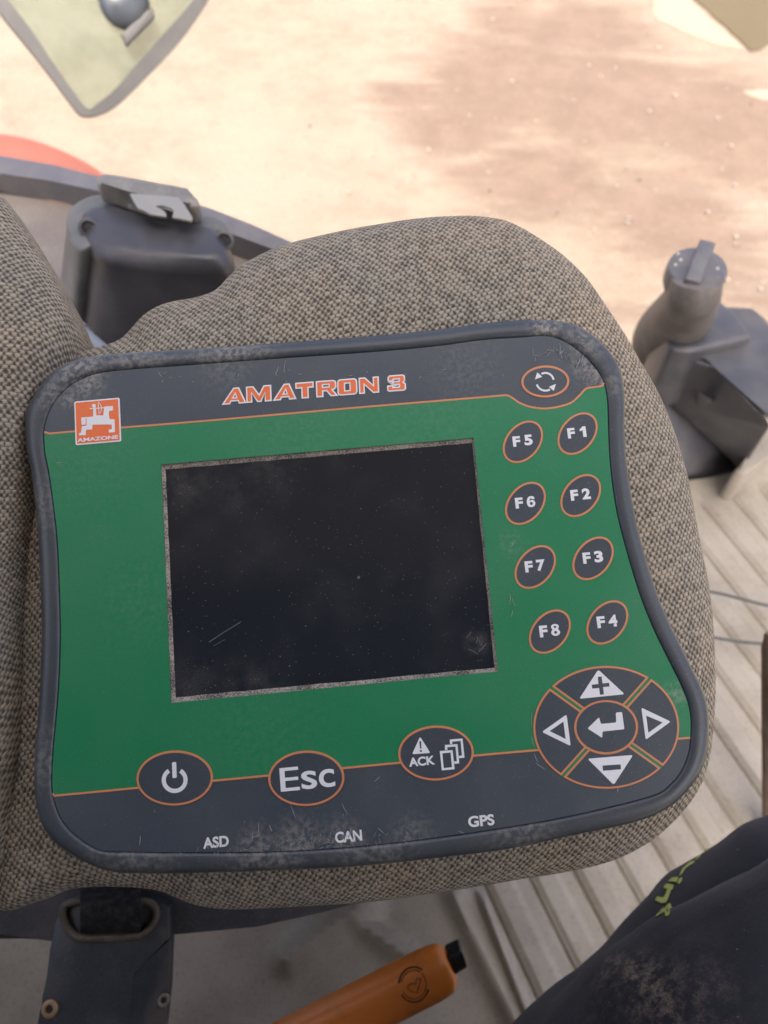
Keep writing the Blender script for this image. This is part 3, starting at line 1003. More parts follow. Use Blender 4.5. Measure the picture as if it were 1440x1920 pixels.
# green strips between the sectors reach over the dark lower field
gs = Part('front_panel_strips', term)
for d in (UR, UL, LL_, LR):
    gs.add([strip([D(NC[0] + d[0] * 50, NC[1] - d[1] * 50), D(NC[0] + d[0] * (124 if abs(d[0]) < .7 else 128), NC[1] - d[1] * (124 if abs(d[0]) < .7 else 128))], 5.6 * PXM)], m_green, 0.00031, 0.0003)
gs.name = 'green_print'
gs.build()


# ================================================================== PASSENGER SEAT
def cushion(name, px, h_out, H, centre, m, root, depth=0.09, n=300, nr=46, sq=3.2):
    """upholstered pad: outline in the plane h_out behind the panel, domed towards the viewer by H; woven uv in metres"""
    outl = resample(cr(DL(px, h_out), 5), n)
    c = D(*centre, h_out)
    bm = bmesh.new()
    uvl = bm.loops.layers.uv.new('weave')
    profile = []
    for k in range(1, nr + 1):
        t = k / nr
        r = 1 - (1 - t) ** 1.8
        profile.append((r, H * (1 - r ** sq) ** (1 / 2.0)))
    for t in (0.12, .3, .5, .75, 1.0):
        profile.append((1 - .10 * t ** 2, -depth * t))
    top = bm.verts.new((c.x, c.y, h_out + H))
    rings, info = [], {top: c}
    arc_ = [0.0] * n
    prev = [Vector((c.x, c.y, h_out + H))] * n
    for r, h in profile:
        ring = []
        for i in range(n):
            q = c.lerp(outl[i], r)
            bumpy = 0.0012 * mnoise.noise(Vector((q.x * 14, q.y * 14, 2.0))) + 0.0004 * mnoise.noise(Vector((q.x * 60, q.y * 60, 5.0)))
            p3 = Vector((q.x, q.y, h_out + h + bumpy))
            arc_[i] += (p3 - prev[i]).length
            prev[i] = p3
            v = bm.verts.new(p3)
            info[v] = c + (outl[i] - c).normalized() * arc_[i]
            ring.append(v)
        rings.append(ring)
    for i in range(n):
        bm.faces.new((top, rings[0][i], rings[0][(i + 1) % n]))
    for r0, r1 in zip(rings, rings[1:]):
        for i in range(n):
            bm.faces.new((r0[i], r1[i], r1[(i + 1) % n], r0[(i + 1) % n]))
    bm.faces.new(rings[-1][::-1])
    for f in bm.faces:
        for l in f.loops:
            l[uvl].uv = info[l.vert]
    bm.transform(DM)
    return child(name, bm, m, root, 0)

seat = empty('passenger_seat', P(690, 1100, 0.42))
tag(seat, 'beige brown woven fabric passenger seat under the terminal', 'seat')
fab = fabric('woven_seat_fabric', 0.9)
CUSH = [(136, 672), (192, 655), (217, 647), (236, 636), (252, 618), (275, 594), (304, 577), (333, 569), (367, 563), (404, 550), (425, 530), (450, 505), (500, 477), (550, 460), (625, 442), (720, 425),
        (795, 415), (870, 412), (930, 417), (970, 430), (1020, 460), (1060, 490), (1100, 530), (1135, 580), (1177, 645), (1200, 686), (1230, 739), (1252, 791), (1271, 847), (1286, 900), (1297, 956), (1312, 1031),
        (1324, 1087), (1331, 1144), (1336, 1220), (1337, 1290), (1334, 1350), (1324, 1425), (1305, 1477), (1267, 1530), (1211, 1579), (1144, 1612), (1069, 1631), (975, 1646), (832, 1668), (693, 1688), (530, 1699),
        (424, 1702), (360, 1691), (326, 1676), (285, 1663), (210, 1659), (139, 1663), (112, 1674), (75, 1687), (0, 1700), (-40, 1600), (-30, 1300), (-10, 1000), (40, 800), (90, 700)]
cushion('seat_cushion', CUSH, -0.045, 0.036, (690, 1070), fab, seat)
BACK = [(-420, 300), (-250, 270), (-120, 300), (-40, 335), (0, 365), (25, 393), (55, 440), (85, 490), (112, 540), (130, 585), (138, 622), (139, 665), (126, 760), (98, 860), (82, 950), (66, 1050), (58, 1200), (54, 1350), (46, 1440),
        (30, 1520), (14, 1590), (-10, 1630), (-120, 1700), (-300, 1720), (-420, 1690), (-470, 1000)]
cushion('backrest', BACK, -0.028, 0.05, (-190, 1020), fab, seat, 0.07, sq=2.6)
# welt seam beside the backrest
bm = bmesh.new()
pts = [DM @ Vector((*D(u, v, -0.02), -0.024)) for u, v in cr([(72, 1040), (68, 1120), (66, 1200), (63, 1300), (58, 1400), (48, 1480)], 6, False)]
tube(bm, pts, [0.0022] * len(pts), 10)
m_welt = plastic('welt_cloth', (0.16, 0.14, 0.11), 0.95, 0.5, 900, 1800, 0.0005, (0.36, 0.31, 0.24), 0.2)
child('seam', bm, m_welt, seat)
# black seat pan, widened past the cushion to stand in for shade there
bm = bmesh.new()
prism(bm, [DM @ Vector((*D(u, v, -0.205), -0.205)) for u, v in ((200, 800), (1150, 800), (1180, 1400), (1000, 1560), (680, 1690), (600, 1712), (480, 1738), (330, 1752), (100, 1765), (-80, 1770), (-60, 1200))], dn * -0.03, 0.008)
child('seat_pan_shade', bm, black, seat)
# pedestal that carries the seat
bm = bmesh.new()
c = DM @ Vector((*D(600, 1100, -0.16), -0.16))
prism(bm, [c + Vector((x, y, 0)) for x, y in ((-.12, -.02), (.10, -.02), (.10, .12), (-.12, .12))], Vector((0, 0, -(c.z - 0.002))), 0.01)
child('pedestal', bm, black, seat)


# ================================================================== BELT RETRACTOR HOUSING (upper left)
hs = empty('belt_housing', HZ(290, 440, 0.46))
tag(hs, 'black plastic housing with a metal clip behind the seat', 'housing')
ZT = 0.487
def loft_block(px, z, vec, R, n=160, k=9):
    """outline on the plane z with a rounded shoulder of radius R, drawn down along vec"""
    o = [Vector((p.x, p.y)) for p in (HZ(u, v, z) for u, v in px)]
    o = resample(cr(o, 6), n)
    bm = bmesh.new()
    rings = []
    for i in range(k + 1):
        a = math.pi / 2 * i / k
        cc = sum(o, Vector((0, 0))) / n
        q = [p + (cc - p) * min(.6, R * (1 - math.sin(a)) / max((cc - p).length, 1e-6)) for p in o]
        rings.append([bm.verts.new((p.x, p.y, z - R * (1 - math.cos(a)))) for p in q])
    for t in (.15, .4, .7, 1.0, 1.25):
        rings.append([bm.verts.new((p.x + vec.x * t, p.y + vec.y * t, z - R + vec.z * t)) for p in o])
    for r0, r1 in zip(rings, rings[1:]):
        for i in range(n):
            bm.faces.new((r0[i], r0[(i + 1) % n], r1[(i + 1) % n], r1[i]))
    bm.faces.new(rings[0])
    bm.faces.new(rings[-1][::-1])
    return bm
HV = P(110, 640, .685) - HZ(137, 392, ZT)
topp = [(140, 398), (146, 386), (170, 375), (190, 374), (217, 379), (300, 399), (358, 412), (404, 417), (420, 425), (431, 452), (430, 476), (395, 489), (300, 487), (225, 478), (183, 468), (158, 452), (145, 425)]
child('shell', loft_block(topp, ZT, HV, .017), plastic('black_housing_plastic', (0.036, 0.035, 0.039), .33, .2, 30, 700, dustcol=(.2, .19, .17)), hs, 60)
back = [(122, 415), (132, 385), (165, 366), (190, 363), (222, 369), (300, 388), (360, 402), (408, 408), (424, 420), (415, 432), (300, 430), (210, 440), (175, 458), (150, 468), (134, 455)]
child('rear_shell', loft_block(back, ZT - .006, HV, .004), plastic('grey_green_plastic', (0.085, 0.09, 0.087), .5, .3), hs, 60)
def front_pt(u, v, lift=0.0):                      # a point on the front of the housing
    return None
# screw holes: dark recess with pale lower lip
def screw_hole(u, v, z, root, r=0.0062):
    c = P(u, v, z)
    ax = (CAM - c).normalized()
    ax = (ax + Vector((0, -.25, 0.1))).normalized()
    bm = bmesh.new()
    lathe(bm, c, ax, [(r * 1.25, -.006), (r * 1.25, 0.0006), (r * .95, .0012), (r * .8, .0004), (r * .7, -.003)], 28)
    o = child('screw_hole', bm, greyblack, root)
    bm = bmesh.new()
    lathe(bm, c - ax * .0012, ax, [(r * .74, -.001), (r * .74, .001), (r * .3, .0014)], 20)
    child('screw', bm, m_gap, o)
hb = BVHTree.FromObject(bpy.data.objects['shell'], bpy.context.evaluated_depsgraph_get()) if False else None
bpy.context.view_layer.update()
def surf(ob, u, v):                                # first hit of the view ray on an object (world)
    me = ob.data
    mw = ob.matrix_world
    bv = BVHTree.FromPolygons([mw @ x.co for x in me.vertices], [p.vertices[:] for p in me.polygons])
    d = ray(u, v).normalized()
    h = bv.ray_cast(CAM, d)
    return (h[0], h[1]) if h[0] is not None else (None, None)
shell = bpy.data.objects['shell']
for u, v in ((166, 428), (420, 452)):
    h, nn = surf(shell, u, v)
    if h:
        z = (h - CAM).dot(FW)
        screw_hole(u, v, z, hs)
# bracket plate over the top and the bent metal clip
bm = bmesh.new()
PZ = ZT + 0.014
plate = [(178, 336), (184, 327), (197, 323), (250, 334), (333, 346), (345, 356), (371, 370), (374, 382), (358, 386), (325, 372), (270, 372), (235, 352), (183, 346)]
prism(bm, [HZ(u, v, PZ) for u, v in plate], Vector((0, 0, -0.017)), 0.003, 3)
child('bracket', bm, plastic('dusty_painted_steel', (0.13, 0.127, 0.115), 0.5, 0.5, 40, 500), hs)
bm = bmesh.new()
zc = zpx(100, 310, 4.1143)
clipo = [(585, 215), (700, 225), (850, 235), (965, 245), (1010, 300), (1072, 395), (1062, 428), (915, 398), (925, 372), (938, 350), (905, 325), (840, 308), (775, 312), (840, 340), (868, 362), (872, 395), (735, 372), (700, 345), (655, 335), (625, 285)]
ptsc = []
for x, y in clipo:
    u, v = zc(x, y)
    ptsc.append(HZ(u, v, PZ + 0.001 - max(0, (y - 330)) * 0.00003))
prism(bm, ptsc, Vector((0, 0, -0.0025)), 0.0004, 1)
child('clip', bm, metal, hs, 30)

# silver tube behind the cushion
bm = bmesh.new()
a, b = P(128, 600, .52), P(228, 690, .50)
tube(bm, [a, a.lerp(b, .28), a.lerp(b, .281), b], [.0062, .0062, .0052, .0052], 20)
sv = child('steel_tube', bm, plastic('dull_steel', (0.28, 0.285, 0.29), .4, .3, 60, 700, .0001, metal=.7), None)
tag(sv, 'short bright steel tube in the dark gap below the black housing', 'tube')

# door rail and lower trim behind the housing
rail_t = empty('door_rail', HZ(250, 380, 0.44))
tag(rail_t, 'long grey door rail running behind the black housing', 'rail')
bm = bmesh.new()
RZ = 0.43
railtop = [(-80, 276), (0, 292), (100, 309), (190, 332), (300, 360), (400, 393), (470, 420), (560, 460), (620, 490), (600, 500), (520, 470), (430, 437), (300, 390), (185, 358), (90, 338), (0, 325), (-80, 315)]
prism(bm, [HZ(u, v, RZ) for u, v in railtop], Vector((0, 0, -0.022)), 0.003, 3)
child('rail', bm, plastic('grey_rail_plastic', (0.105, 0.101, 0.106), .4, .2), rail_t, 40)
bm = bmesh.new()
RZ2 = RZ - .023
trimtop = [(-80, 335), (0, 358), (140, 384), (300, 425), (440, 448), (520, 480), (620, 520), (600, 640), (300, 640), (100, 560), (-80, 520)]
prism(bm, [HZ(u, v, RZ2) for u, v in trimtop], Vector((0, 0, -0.2)), 0.012, 5)
child('lower_trim', bm, beige, rail_t, 40)

# red fender outside below the door
bm = bmesh.new()
FZ = -0.05
fend = cr([(-200, 235), (-60, 240), (0, 250), (60, 262), (120, 284), (170, 310), (215, 345), (250, 400), (100, 420), (-100, 400), (-220, 330)], 3)
prism(bm, [HZ(p[0], p[1], FZ) for p in fend], Vector((0, 0, -0.12)), 0.03, 5)
red = plastic('faded_red_paint', (0.125, 0.036, 0.022), 0.5, 0.5, 6, 200, 0.0, (0.15, 0.09, 0.065))
fo = child('red_fender', bm, red, None, 60)
tag(fo, 'faded red tractor fender outside beyond the door rail', 'fender')

# ================================================================== TINTED GLASS PANE (upper left, outside)
gp = empty('glass_door', P(165, 60, 1.2))
tag(gp, 'greenish tinted glass door corner with thick grey border and dark latch', 'glass door')
gc = P(165, 60, 1.2)
gn = (CAM - gc).normalized()
gn = (gn + RT * 0.15 + Vector((0, 0, .25))).normalized()
def GP_(u, v, h=0.0):
    return on_plane(u, v, gc + gn * h, gn)
gout = cr([(-140, -150), (-70, -70), (0, 26), (70, 112), (130, 192), (148, 214), (165, 219), (190, 214), (222, 196), (280, 140), (340, 76), (387, 8), (430, -70), (470, -150)], 5, False)
gin = cr([(-110, -150), (-40, -70), (14, 0), (60, 60), (100, 120), (150, 190), (166, 205), (180, 197), (215, 168), (260, 116), (310, 60), (362, 0), (400, -70), (430, -150)], 5, False)
bm = bmesh.new()
vo = [GP_(p.x, p.y) for p in gout]
vi = [GP_(p.x, p.y) for p in gin]
m_frit = plastic('grey_border_rubber', (0.022, 0.020, 0.019), .65, .05, 15, 300)
fr = [[bm.verts.new(p + gn * h) for p in L_] for L_, h in ((vi, -.006), (vi, .006), (vo, .005), (vo, -.012))]
for r0, r1 in zip(fr, fr[1:] + fr[:1]):
    for i in range(len(r0) - 1):
        bm.faces.new((r0[i], r0[i + 1], r1[i + 1], r1[i]))
bm.faces.new([r[0] for r in fr])
bm.faces.new([r[-1] for r in fr][::-1])
child('frame', bm, m_frit, gp, 40)
bm = bmesh.new()
prism(bm, [p for p in vi], gn * -0.004)
ng = NT('green_tinted_glass')
c = ng.coord()
tr = ng.node('ShaderNodeBsdfTransparent')
tr.inputs[0].default_value = (0.87, 0.94, 0.90, 1)
mx = ng.node('ShaderNodeMixShader')
ng.done(ng.mix(ng.ramp(ng.noise(c, 9, 4), .4, .7), (0.128, 0.133, 0.108), (0.112, 0.114, 0.085)), .25, .5)
ng.put(mx.inputs[0], ng.ramp(ng.noise(c, 14, 5, .6), .3, .75, .14, .34))
ng.t.links.new(tr.outputs[0], mx.inputs[1])
ng.t.links.new(ng.b.outputs[0], mx.inputs[2])
ng.t.links.new(mx.outputs[0], ng.t.nodes['Material Output'].inputs[0])
child('glass_pane', bm, ng.m, gp, 0)
lt = empty('latch', None)
lt.parent = gp
bm = bmesh.new()
lathe(bm, GP_(232, 6, .01), gn, [(.036, -.008), (.039, .006), (.037, .014), (.028, .022), (.014, .026), (.003, .027)], 32)
bpy.data.objects.remove(lt)
lo = child('latch', bm, plastic('blue_grey_plastic', (0.022, 0.027, 0.034), .3, .05, 20), gp, 50)
bm = bmesh.new()
prism(bm, [GP_(u, v, .03) for u, v in ((228, 62), (276, 18), (285, 13), (291, 33), (238, 87))], gn * -.014, .003)
child('latch_plate', bm, m_frit, gp)

# ================================================================== CONSOLE WITH KNOB (right)
con = empty('rotary_console', HZ(1310, 640, 0.20))
tag(con, 'black moulded plastic console with a ridged rotary knob on top', 'console')
kz = 0.335
kc = HZ(1309, 500, kz)
kr = (HZ(1364, 500, kz) - kc).length
ax = Vector((-0.06, -0.10, 1)).normalized()
bm = bmesh.new()
lathe(bm, kc - ax * .030, ax, [(kr * .80, -.02), (kr * .82, .0), (kr * .90, .0035), (kr * .97, .005), (kr * 1.0, .009), (kr * 1.0, .024), (kr * .97, .0285), (kr * .9, .030), (kr * .1, .030)], 56)
kn = child('knob', bm, greyblack, con, 40)
bm = bmesh.new()
aa = (HZ(1326, 458, kz) - HZ(1292, 545, kz))
aa = (aa - ax * aa.dot(ax)).normalized()
bb = ax.cross(aa)
prism(bm, [kc + aa * kr * s + bb * kr * .27 * t + ax * .009 for s, t in ((-1.0, -1), (-1.0, 1), (1.05, 1), (1.05, -1))], ax * -.014, .0025, 3)
child('knob_grip', bm, greyblack, kn, 40)
m_pip = plastic('pale_pip', (0.45, 0.42, 0.34), .4, .1)
for s, t in ((.1, .62), (.35, .78), (.15, -.62), (-.3, -.75), (-.2, .72)):
    bm = bmesh.new()
    lathe(bm, kc + aa * kr * s + bb * kr * t, ax, [(.0016, -.001), (.0016, .0006), (.0009, .001)], 12)
    child('pip', bm, m_pip, kn)
# neck and rounded shoulder
bm = bmesh.new()
nk = [(1308, 522, .805, 46), (1301, 552, .825, 49), (1282, 588, .91, 56), (1252, 628, 1.0, 60), (1241, 660, 1.04, 54), (1242, 705, 1.06, 50), (1252, 820, 1.10, 44)]
nk = [(*p, r_) for p, r_ in zip([tuple(q) for q in cr([a[:3] for a in nk], 4, False)], [q[0] for q in cr([(a[3], 0) for a in nk], 4, False)])]
tube(bm, [P(u, v, z) for u, v, z, r_ in nk], [r_ * z / FPX for u, v, z, r_ in nk], 40)
child('neck', bm, plastic('brown_grey_plastic', (0.078, 0.070, 0.067), .5, .3), con, 60)
# blocks
conm = plastic('console_black_plastic', (0.044, 0.045, 0.051), .34, .15, 25, 600)
def block(name, px, z, dz, bev, m, taper=1.0, root=None, shift=(0, 0)):
    bm = bmesh.new()
    prism(bm, [HZ(u, v, z) for u, v in px], Vector((shift[0], shift[1], -dz)), bev, 5, taper)
    return child(name, bm, m, root or con, 40)
block('shoulder', [(1241, 590), (1262, 572), (1300, 560), (1351, 560), (1385, 592), (1413, 630), (1302, 657), (1256, 653)], 0.22, 0.10, .007, conm)
bm = bmesh.new()
prism(bm, [HZ(u, v, 0.205) for u, v in ((1300, 672), (1411, 637), (1475, 640), (1580, 760), (1520, 850), (1440, 790), (1346, 683))], Vector((0, 0.10, -0.03)), .007, 4)
child('base_cover', bm, conm, con, 40)
bm = bmesh.new()
prism(bm, [HZ(1300, 674, .203), HZ(1346, 686, .203), HZ(1440, 793, .203), HZ(1446, 803, .195), HZ(1391, 886, -.005), HZ(1263, 763, .118)], Vector((0.03, 0.12, -.05)), .006, 4)
child('front_cover', bm, conm, con, 40)
bm = bmesh.new()
prism(bm, [HZ(1310, 735, .172), HZ(1330, 745, .172), HZ(1415, 826, .098), HZ(1382, 850, .055), HZ(1305, 775, .118)], Vector((-0.001, -0.003, .001)), .002, 2)
child('recessed_panel', bm, conm, con, 40)
bm = bmesh.new()
prism(bm, [HZ(1225, 745, .112), HZ(1270, 735, .112), HZ(1345, 800, .052), HZ(1404, 872, -.012), HZ(1395, 890, -.012), HZ(1284, 905, -.02)], Vector((0.0, 0.06, -.14)), .005, 4)
child('ledge', bm, greyblack, con, 40)

# ================================================================== CABLES, BROWN LEVER (right edge)
m_cable = plastic('dark_cable', (0.030, 0.036, 0.036), .6, .15, 40)
for px, lab in ((((1290, 1104), (1330, 1109), (1375, 1119), (1420, 1131), (1470, 1141), (1600, 1160)), 'thin dark cable crossing the ribbed floor, the upper and longer of two'),
                (((1300, 1192), (1340, 1196), (1385, 1203), (1430, 1207), (1480, 1208)), 'thin dark cable crossing the ribbed floor, ending at the brown lever')):
    bm = bmesh.new()
    pts = [HZ(u, v, 0.022) for u, v in px]
    pts = cr(pts, 5, False)
    tube(bm, pts, [.0018] * len(pts), 10)
    o = child('cable', bm, m_cable, None)
    tag(o, lab, 'cable', 'thin cables over the floor')
bm = bmesh.new()
tube(bm, [P(1456, 1186, .64), P(1456, 1190, .64), P(1454, 1215, .64), P(1453, 1300, .67), P(1450, 1640, .84)], [.004, .0095, .011, .011, .0105], 24)
o = child('brown_lever', bm, plastic('brown_rubber', (0.15, 0.09, 0.058), .7, .3), None)
tag(o, 'brown upright lever cut off by the right edge', 'lever')

# ================================================================== BELT ANCHOR (lower left)
an = empty('belt_anchor', P(200, 1830, 0.50))
tag(an, 'dark metal belt anchor plate with two screws under the seat edge', 'bracket')
m_an = plastic('dark_coated_steel', (0.034, 0.040, 0.048), 0.40, 0.16, 40, 900)
za_ = 0.47
def AP(u, v, d=0.0):
    return P(u, v, za_ + d + (1800 - v) * 0.00008)
bm = bmesh.new()
front = [(72, 1990), (70, 1920), (73, 1895), (84, 1870), (88, 1830), (94, 1780), (99, 1740), (110, 1718), (124, 1700), (140, 1688), (200, 1684), (280, 1688), (318, 1700), (318, 1763), (247, 1826), (243, 1920), (240, 1990)]
slot = rounded([Vector(p) for p in ((124, 1700), (292, 1700), (290, 1738), (272, 1752), (150, 1756), (128, 1738))], 12)
slot = [(p.x, p.y) for p in slot]
prism(bm, [AP(u, v) for u, v in front], FW * .010, .0015, 2)
# bright bevelled flank of the plate
v4 = [AP(318, 1763), AP(247, 1826), AP(243, 1920), AP(240, 1990), AP(300, 1990, .022), AP(309, 1915, .022), AP(315, 1858, .020), AP(318, 1764, .008)]
prism(bm, [p - FW * .0005 for p in v4], FW * .012, .0008, 2)
child('plate', bm, m_an, an, 30)
# worn brass-brown ring of the slot and the webbing through it
bm = bmesh.new()
loop = [AP(u, v, -.002) for u, v in cr([(118, 1712), (125, 1696), (150, 1690), (210, 1688), (270, 1690), (290, 1700), (292, 1722), (275, 1745), (255, 1755), (200, 1758), (150, 1758), (128, 1742)], 4)]
loop.append(loop[0].copy())
tube(bm, loop, [.0024] * len(loop), 10, False)
child('slot_ring', bm, plastic('worn_bronze', (0.07, 0.055, 0.035), .5, .4, 60), an)
bm = bmesh.new()
us = [150, 175, 200, 235, 265]
rows_ = []
for v, d in ((1757, .004), (1748, -.004), (1735, -.010), (1715, -.013), (1695, -.011), (1675, -.004), (1650, .01), (1620, .04)):
    rows_.append([bm.verts.new(AP(u, v, d)) for u in us])
for r0, r1 in zip(rows_, rows_[1:]):
    for i in range(len(us) - 1):
        bm.faces.new((r0[i], r0[i + 1], r1[i + 1], r1[i]))
bmesh.ops.solidify(bm, geom=list(bm.faces), thickness=.0015)
child('webbing', bm, plastic('black_webbing', (0.022, 0.022, 0.022), .9, .2, 200, 900), an, 60)
for (u, v, r, m_) in ((93, 1892, 15.5, plastic('rusty_screw_steel', (0.36, 0.23, 0.12), .45, .5, 200, 900, metal=.3)), (306, 1875, 13, plastic('dull_screw_steel', (0.20, 0.185, 0.15), .4, .4, 200, 900, metal=.5))):
    c = AP(u, v, -.001 if u < 200 else .0125)
    rr = r * za_ / FPX
    axs = (-FW + UP * .24 + (RT * .45 if u > 200 else RT * 0)).normalized()
    bm = bmesh.new()
    lathe(bm, c, axs, [(rr * .95, -.003), (rr, -.001), (rr, .0003), (rr * .88, .0009), (rr * .55, .0011), (rr * .5, .0010), (rr * .48, .0002), (rr * .1, .0001)], 30)
    so_ = child('screw', bm, m_, an, 40)
    bm = bmesh.new()
    lathe(bm, c + axs * .0003, axs, [(rr * .42, -.0004), (rr * .42, .0003), (rr * .1, .00035)], 6)
    child('socket', bm, m_gap, so_)

# ================================================================== ORANGE PARKING LEVER
lv = empty('parking_lever', P(760, 1850, 0.52))
tag(lv, 'orange plastic parking lever with a black tip and embossed P', 'lever')
zl = 0.52
pxl = zl / FPX
def LP(u, v, d=0.0):
    return P(u, v, zl + d)
n = NT('orange_lever_plastic')
c = n.coord()
f = n.ramp(n.noise(c, 45, 4), .5, .8, 0, .5)
f2 = n.math('MULTIPLY', n.ramp(n.noise(c, 900, 2), .66, .74), .5)
m_lev = n.done(n.mix(n.math('MAXIMUM', f, f2), (0.60, 0.185, 0.030), (0.20, 0.085, 0.03)), .38, .5)
bm = bmesh.new()
axl = (LP(845, 1808) - LP(560, 1951)).normalized()
side = axl.cross(FW).normalized()
nrm = side.cross(axl).normalized()
ringsL = []
Ltot = (LP(845, 1808) - LP(420, 2021)).length
for t, sc_ in [(0, 1), (.2, 1), (.4, 1), (.55, 1), (.7, 1), (.82, 1), (.90, .995), (.94, .97), (.97, .91), (.985, .84), (.995, .74), (1.0, .6)]:
    cpt = LP(420, 2021).lerp(LP(845, 1808), t)
    ring = []
    for k in range(40):
        a = 2 * math.pi * k / 40
        ca, sa = math.cos(a), math.sin(a)
        e = 0.62
        x = math.copysign(abs(ca) ** e, ca) * 46 * pxl * sc_ * (1.0 - .06 * (1 - t))
        y = math.copysign(abs(sa) ** .8, sa) * .014 * sc_
        ring.append(bm.verts.new(cpt + side * x + nrm * y))
    ringsL.append(ring)
for r0, r1 in zip(ringsL, ringsL[1:]):
    for k in range(40):
        bm.faces.new((r0[k], r0[(k + 1) % 40], r1[(k + 1) % 40], r1[k]))
bm.faces.new(ringsL[0][::-1])
bm.faces.new(ringsL[-1])
grip = child('grip', bm, m_lev, lv, 60)
bm = bmesh.new()
tipc = [LP(835, 1795, -.002), LP(866, 1781, -.002), LP(879, 1815, -.002), LP(850, 1832, -.002)]
prism(bm, tipc, FW * .016, .0022, 4)
child('push_button', bm, plastic('glossy_black_tip', (0.012, 0.014, 0.016), .25, .1), lv, 40)
# embossed mark: broken ring and hollow P, laid on the grip's face
bpy.context.view_layer.update()
gme = bpy.data.objects['grip']
def on_grip(u, v, lift=.0004):
    h, nn = surf(gme, u, v)
    if h is None:
        return None
    return h + (CAM - h).normalized() * lift
bm = bmesh.new()
def ribbon(pts, wd):
    L_, R_ = [], []
    for i, (u, v) in enumerate(pts):
        a0, a1 = pts[max(i - 1, 0)], pts[min(i + 1, len(pts) - 1)]
        dx, dy = a1[0] - a0[0], a1[1] - a0[1]
        l = math.hypot(dx, dy) or 1
        L_.append(on_grip(u - dy / l * wd / 2, v + dx / l * wd / 2))
        R_.append(on_grip(u + dy / l * wd / 2, v - dx / l * wd / 2))
    if any(p is None for p in L_ + R_):
        return
    lv_ = [bm.verts.new(p) for p in L_]
    rv_ = [bm.verts.new(p) for p in R_]
    for i in range(len(lv_) - 1):
        bm.faces.new((lv_[i], lv_[i + 1], rv_[i + 1], rv_[i]))
def arcp(cx, cy, rx, ry, a0, a1, n=24):
    return [(cx + rx * math.cos(math.radians(a0 + (a1 - a0) * i / n)), cy - ry * math.sin(math.radians(a0 + (a1 - a0) * i / n))) for i in range(n + 1)]
ribbon(arcp(776, 1846, 28, 33, 55, 175), 3.0)
ribbon(arcp(776, 1846, 28, 33, 215, 345), 3.0)
ribbon(arcp(776, 1846, 23, 27, 60, 170), 1.6)
ribbon(arcp(776, 1846, 23, 27, -150, 50), 1.6)
zP = zpx(500, 1740, 3.6)
rp = math.radians(165)
for pl in ([(0, 0), (0, 1), (.45, 1), (.65, .93), (.74, .75), (.65, .55), (.45, .46), (.26, .46), (.26, 0), (0, 0)],):
    q = []
    for x, y in pl:
        x, y = (x - .36) * 27, (y - .5) * 27
        q.append((776 + x * math.cos(rp) - y * math.sin(rp), 1846 - (x * math.sin(rp) + y * math.cos(rp))))
    ribbon(q, 1.8)
bmesh.ops.solidify(bm, geom=list(bm.faces), thickness=.0003)
child('embossed_mark', bm, plastic('grimy_engraving', (0.075, 0.04, 0.018), .7, .3, 300), grip, 0)

# ================================================================== PERSON'S LEG (lower right)
pe = empty('person', P(1350, 1900, .5))
tag(pe, 'seated person in dusty black trousers with lime green print, only the leg showing', 'person')
bm = bmesh.new()
def limb(pts, rads, seg=28):
    tube(bm, pts, rads, seg)
thigh_px = [(1010, 2330, .44, .080), (1120, 2250, .425, .084), (1235, 2150, .415, .084), (1350, 2055, .405, .083), (1470, 1985, .40, .082), (1640, 1915, .39, .086), (1820, 1850, .38, .092)]
limb([P(u, v, z) for u, v, z, r in thigh_px], [r for *_, r in thigh_px])
calf_px = [(1050, 2200, .50, .075), (1160, 2010, .56, .070), (1275, 1886, .585, .066), (1368, 1775, .60, .066), (1470, 1695, .61, .064), (1600, 1640, .62, .060), (1800, 1580, .63, .055)]
limb([P(u, v, z * .82) for u, v, z, r in calf_px], [r * .82 for *_, r in calf_px])
bmesh.ops.create_uvsphere(bm, u_segments=24, v_segments=16, radius=.08, matrix=Matrix.Translation(P(1020, 2310, .45)))
tmp = bpy.data.meshes.new('leg')
bm.to_mesh(tmp)
bm.free()
to = bpy.data.objects.new('leg', tmp)
COL.objects.link(to)
md = to.modifiers.new('r', 'REMESH')
md.mode = 'VOXEL'
md.voxel_size = 0.004
md2 = to.modifiers.new('s', 'SMOOTH')
md2.factor = .5
md2.iterations = 8
bpy.context.view_layer.update()
ev = to.evaluated_get(bpy.context.evaluated_depsgraph_get())
leg = bpy.data.meshes.new_from_object(ev)
bpy.data.objects.remove(to)
leg.name = 'trousers'
fold_a, fold_b = P(1020, 1872, .34), P(1160, 1930, .33)
for v in leg.vertices:                             # cloth folds
    q = v.co
    nn = (q - P(1500, 2000, .5)).normalized()
    d = 0.0035 * mnoise.noise(q * 16) + 0.0018 * mnoise.noise(Vector((q.x * 45, q.y * 20, q.z * 30)))
    dd = fold_b - fold_a
    w3 = max(0, min(1, (q - fold_a).dot(dd) / dd.dot(dd)))
    d -= 0.006 * math.exp(-(((q - fold_a - dd * w3).length) / .006) ** 2)
    v.co = q + v.normal * d
n = NT('dusty_black_cloth')
c = n.coord('Object')
pp = P(1215, 1835, .34)
base = n.mix(n.ramp(n.noise(c, 12, 4), .35, .7), (0.023, 0.024, 0.028), (0.040, 0.040, 0.046))
fz = n.noise(c, 1500, 2, .7)
lint = n.math('MULTIPLY', n.ramp(n.noise(c, 420, 1), .755, .80), .55)
SPOT_L = [(1140, 1815, .020, .85), (1190, 1825, .022, .8), (1220, 1850, .026, .75), (1245, 1900, .022, .55), (1170, 1800, .018, .6), (1300, 1860, .04, .28), (1120, 1880, .03, .25)]
LEG_SPOTS = []
bvl = BVHTree.FromPolygons([v.co for v in leg.vertices], [p.vertices[:] for p in leg.polygons])
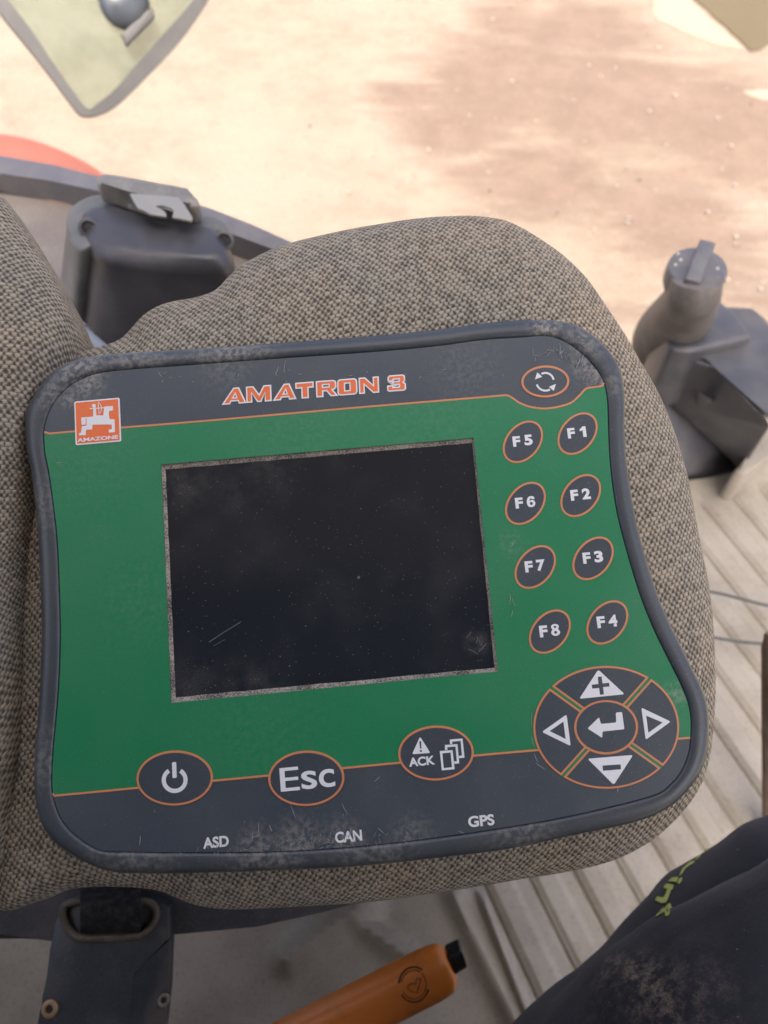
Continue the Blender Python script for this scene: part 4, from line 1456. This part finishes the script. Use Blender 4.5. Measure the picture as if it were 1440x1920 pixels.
def on_leg(u, v, lift=0.0):
    d = ray(u, v).normalized()
    h = bvl.ray_cast(CAM, d)
    return None if h[0] is None else h[0] + h[1] * lift
for u, v, r, s in SPOT_L:
    h = on_leg(u, v)
    if h:
        LEG_SPOTS.append((h.x, h.y, h.z, r, s))
du = n.math('MULTIPLY', n.blobs(c, LEG_SPOTS), n.math('MULTIPLY', n.ramp(n.noise(c, 130, 5, .75), .42, .66), n.ramp(n.noise(c, 1100, 2, .7), .3, .6, .3, 1)))
col = n.mix(n.math('MAXIMUM', lint, du), base, (0.33, 0.26, 0.19))
col = n.mix(n.ramp(fz, .5, .8, 0, .25), col, (0.07, 0.07, 0.08))
n.bump(n.math('ADD', fz, n.math('MULTIPLY', n.noise(c, 300, 3), .8)), .0006, .6)
n.b.inputs['Sheen Weight'].default_value = .12
m_leg = n.done(col, .95, .15)
for p in leg.polygons:
    p.use_smooth = True
tr_o = bpy.data.objects.new('trousers', leg)
leg.materials.clear()
leg.materials.append(m_leg)
COL.objects.link(tr_o)
tr_o.parent = pe
tr_o.matrix_parent_inverse = pe.matrix_basis.inverted()
# lime green lettering fragments on the trouser side
m_lime = plastic('lime_print', (0.42, 0.50, 0.10), .6, .2, 200)
zg = zpx(1180, 1560, 5.5385)
frag = [[(285, 893), (330, 825), (372, 792), (374, 835), (335, 860)], [(402, 765), (432, 752), (430, 850), (408, 884), (382, 884)],
        [(278, 720), (298, 682), (330, 690), (365, 690), (385, 655), (405, 600), (362, 592), (392, 548), (466, 562), (456, 605), (440, 612), (408, 700), (385, 742), (340, 750)],
        [(412, 525), (450, 486), (516, 482), (500, 530)], [(508, 540), (530, 492), (558, 490), (548, 520), (524, 550)],
        [(530, 460), (556, 398), (592, 362), (640, 322), (686, 310), (670, 335), (612, 368), (580, 400), (562, 432)], [(690, 300), (725, 258), (762, 230), (742, 262)], [(775, 214), (822, 185), (858, 170), (826, 196)]]
bm = bmesh.new()
for fr_ in frag:
    ps = [Vector(zg(*p)) for p in fr_]
    pts = [on_leg(p.x, p.y, .0008) for p in ps]
    if any(p is None for p in pts):
        pts = [p for p in pts if p is not None]
    if len(pts) > 2:
        vs = [bm.verts.new(p) for p in pts]
        f_ = bm.faces.new(vs)
bmesh.ops.triangulate(bm, faces=list(bm.faces))
bmesh.ops.subdivide_edges(bm, edges=list(bm.edges), cuts=2)
for v in bm.verts:
    h = bvl.find_nearest(v.co)
    v.co = h[0] + h[1] * .0007
bmesh.ops.solidify(bm, geom=list(bm.faces), thickness=.0003)
me = bpy.data.meshes.new('print')
bmesh.ops.recalc_face_normals(bm, faces=bm.faces)
bm.to_mesh(me)
bm.free()
me.materials.append(m_lime)
po = bpy.data.objects.new('print', me)
COL.objects.link(po)
po.parent = tr_o
po.matrix_parent_inverse = pe.matrix_basis.inverted() @ Matrix.Identity(4)
bpy.context.view_layer.update()
po.matrix_world = Matrix.Identity(4)
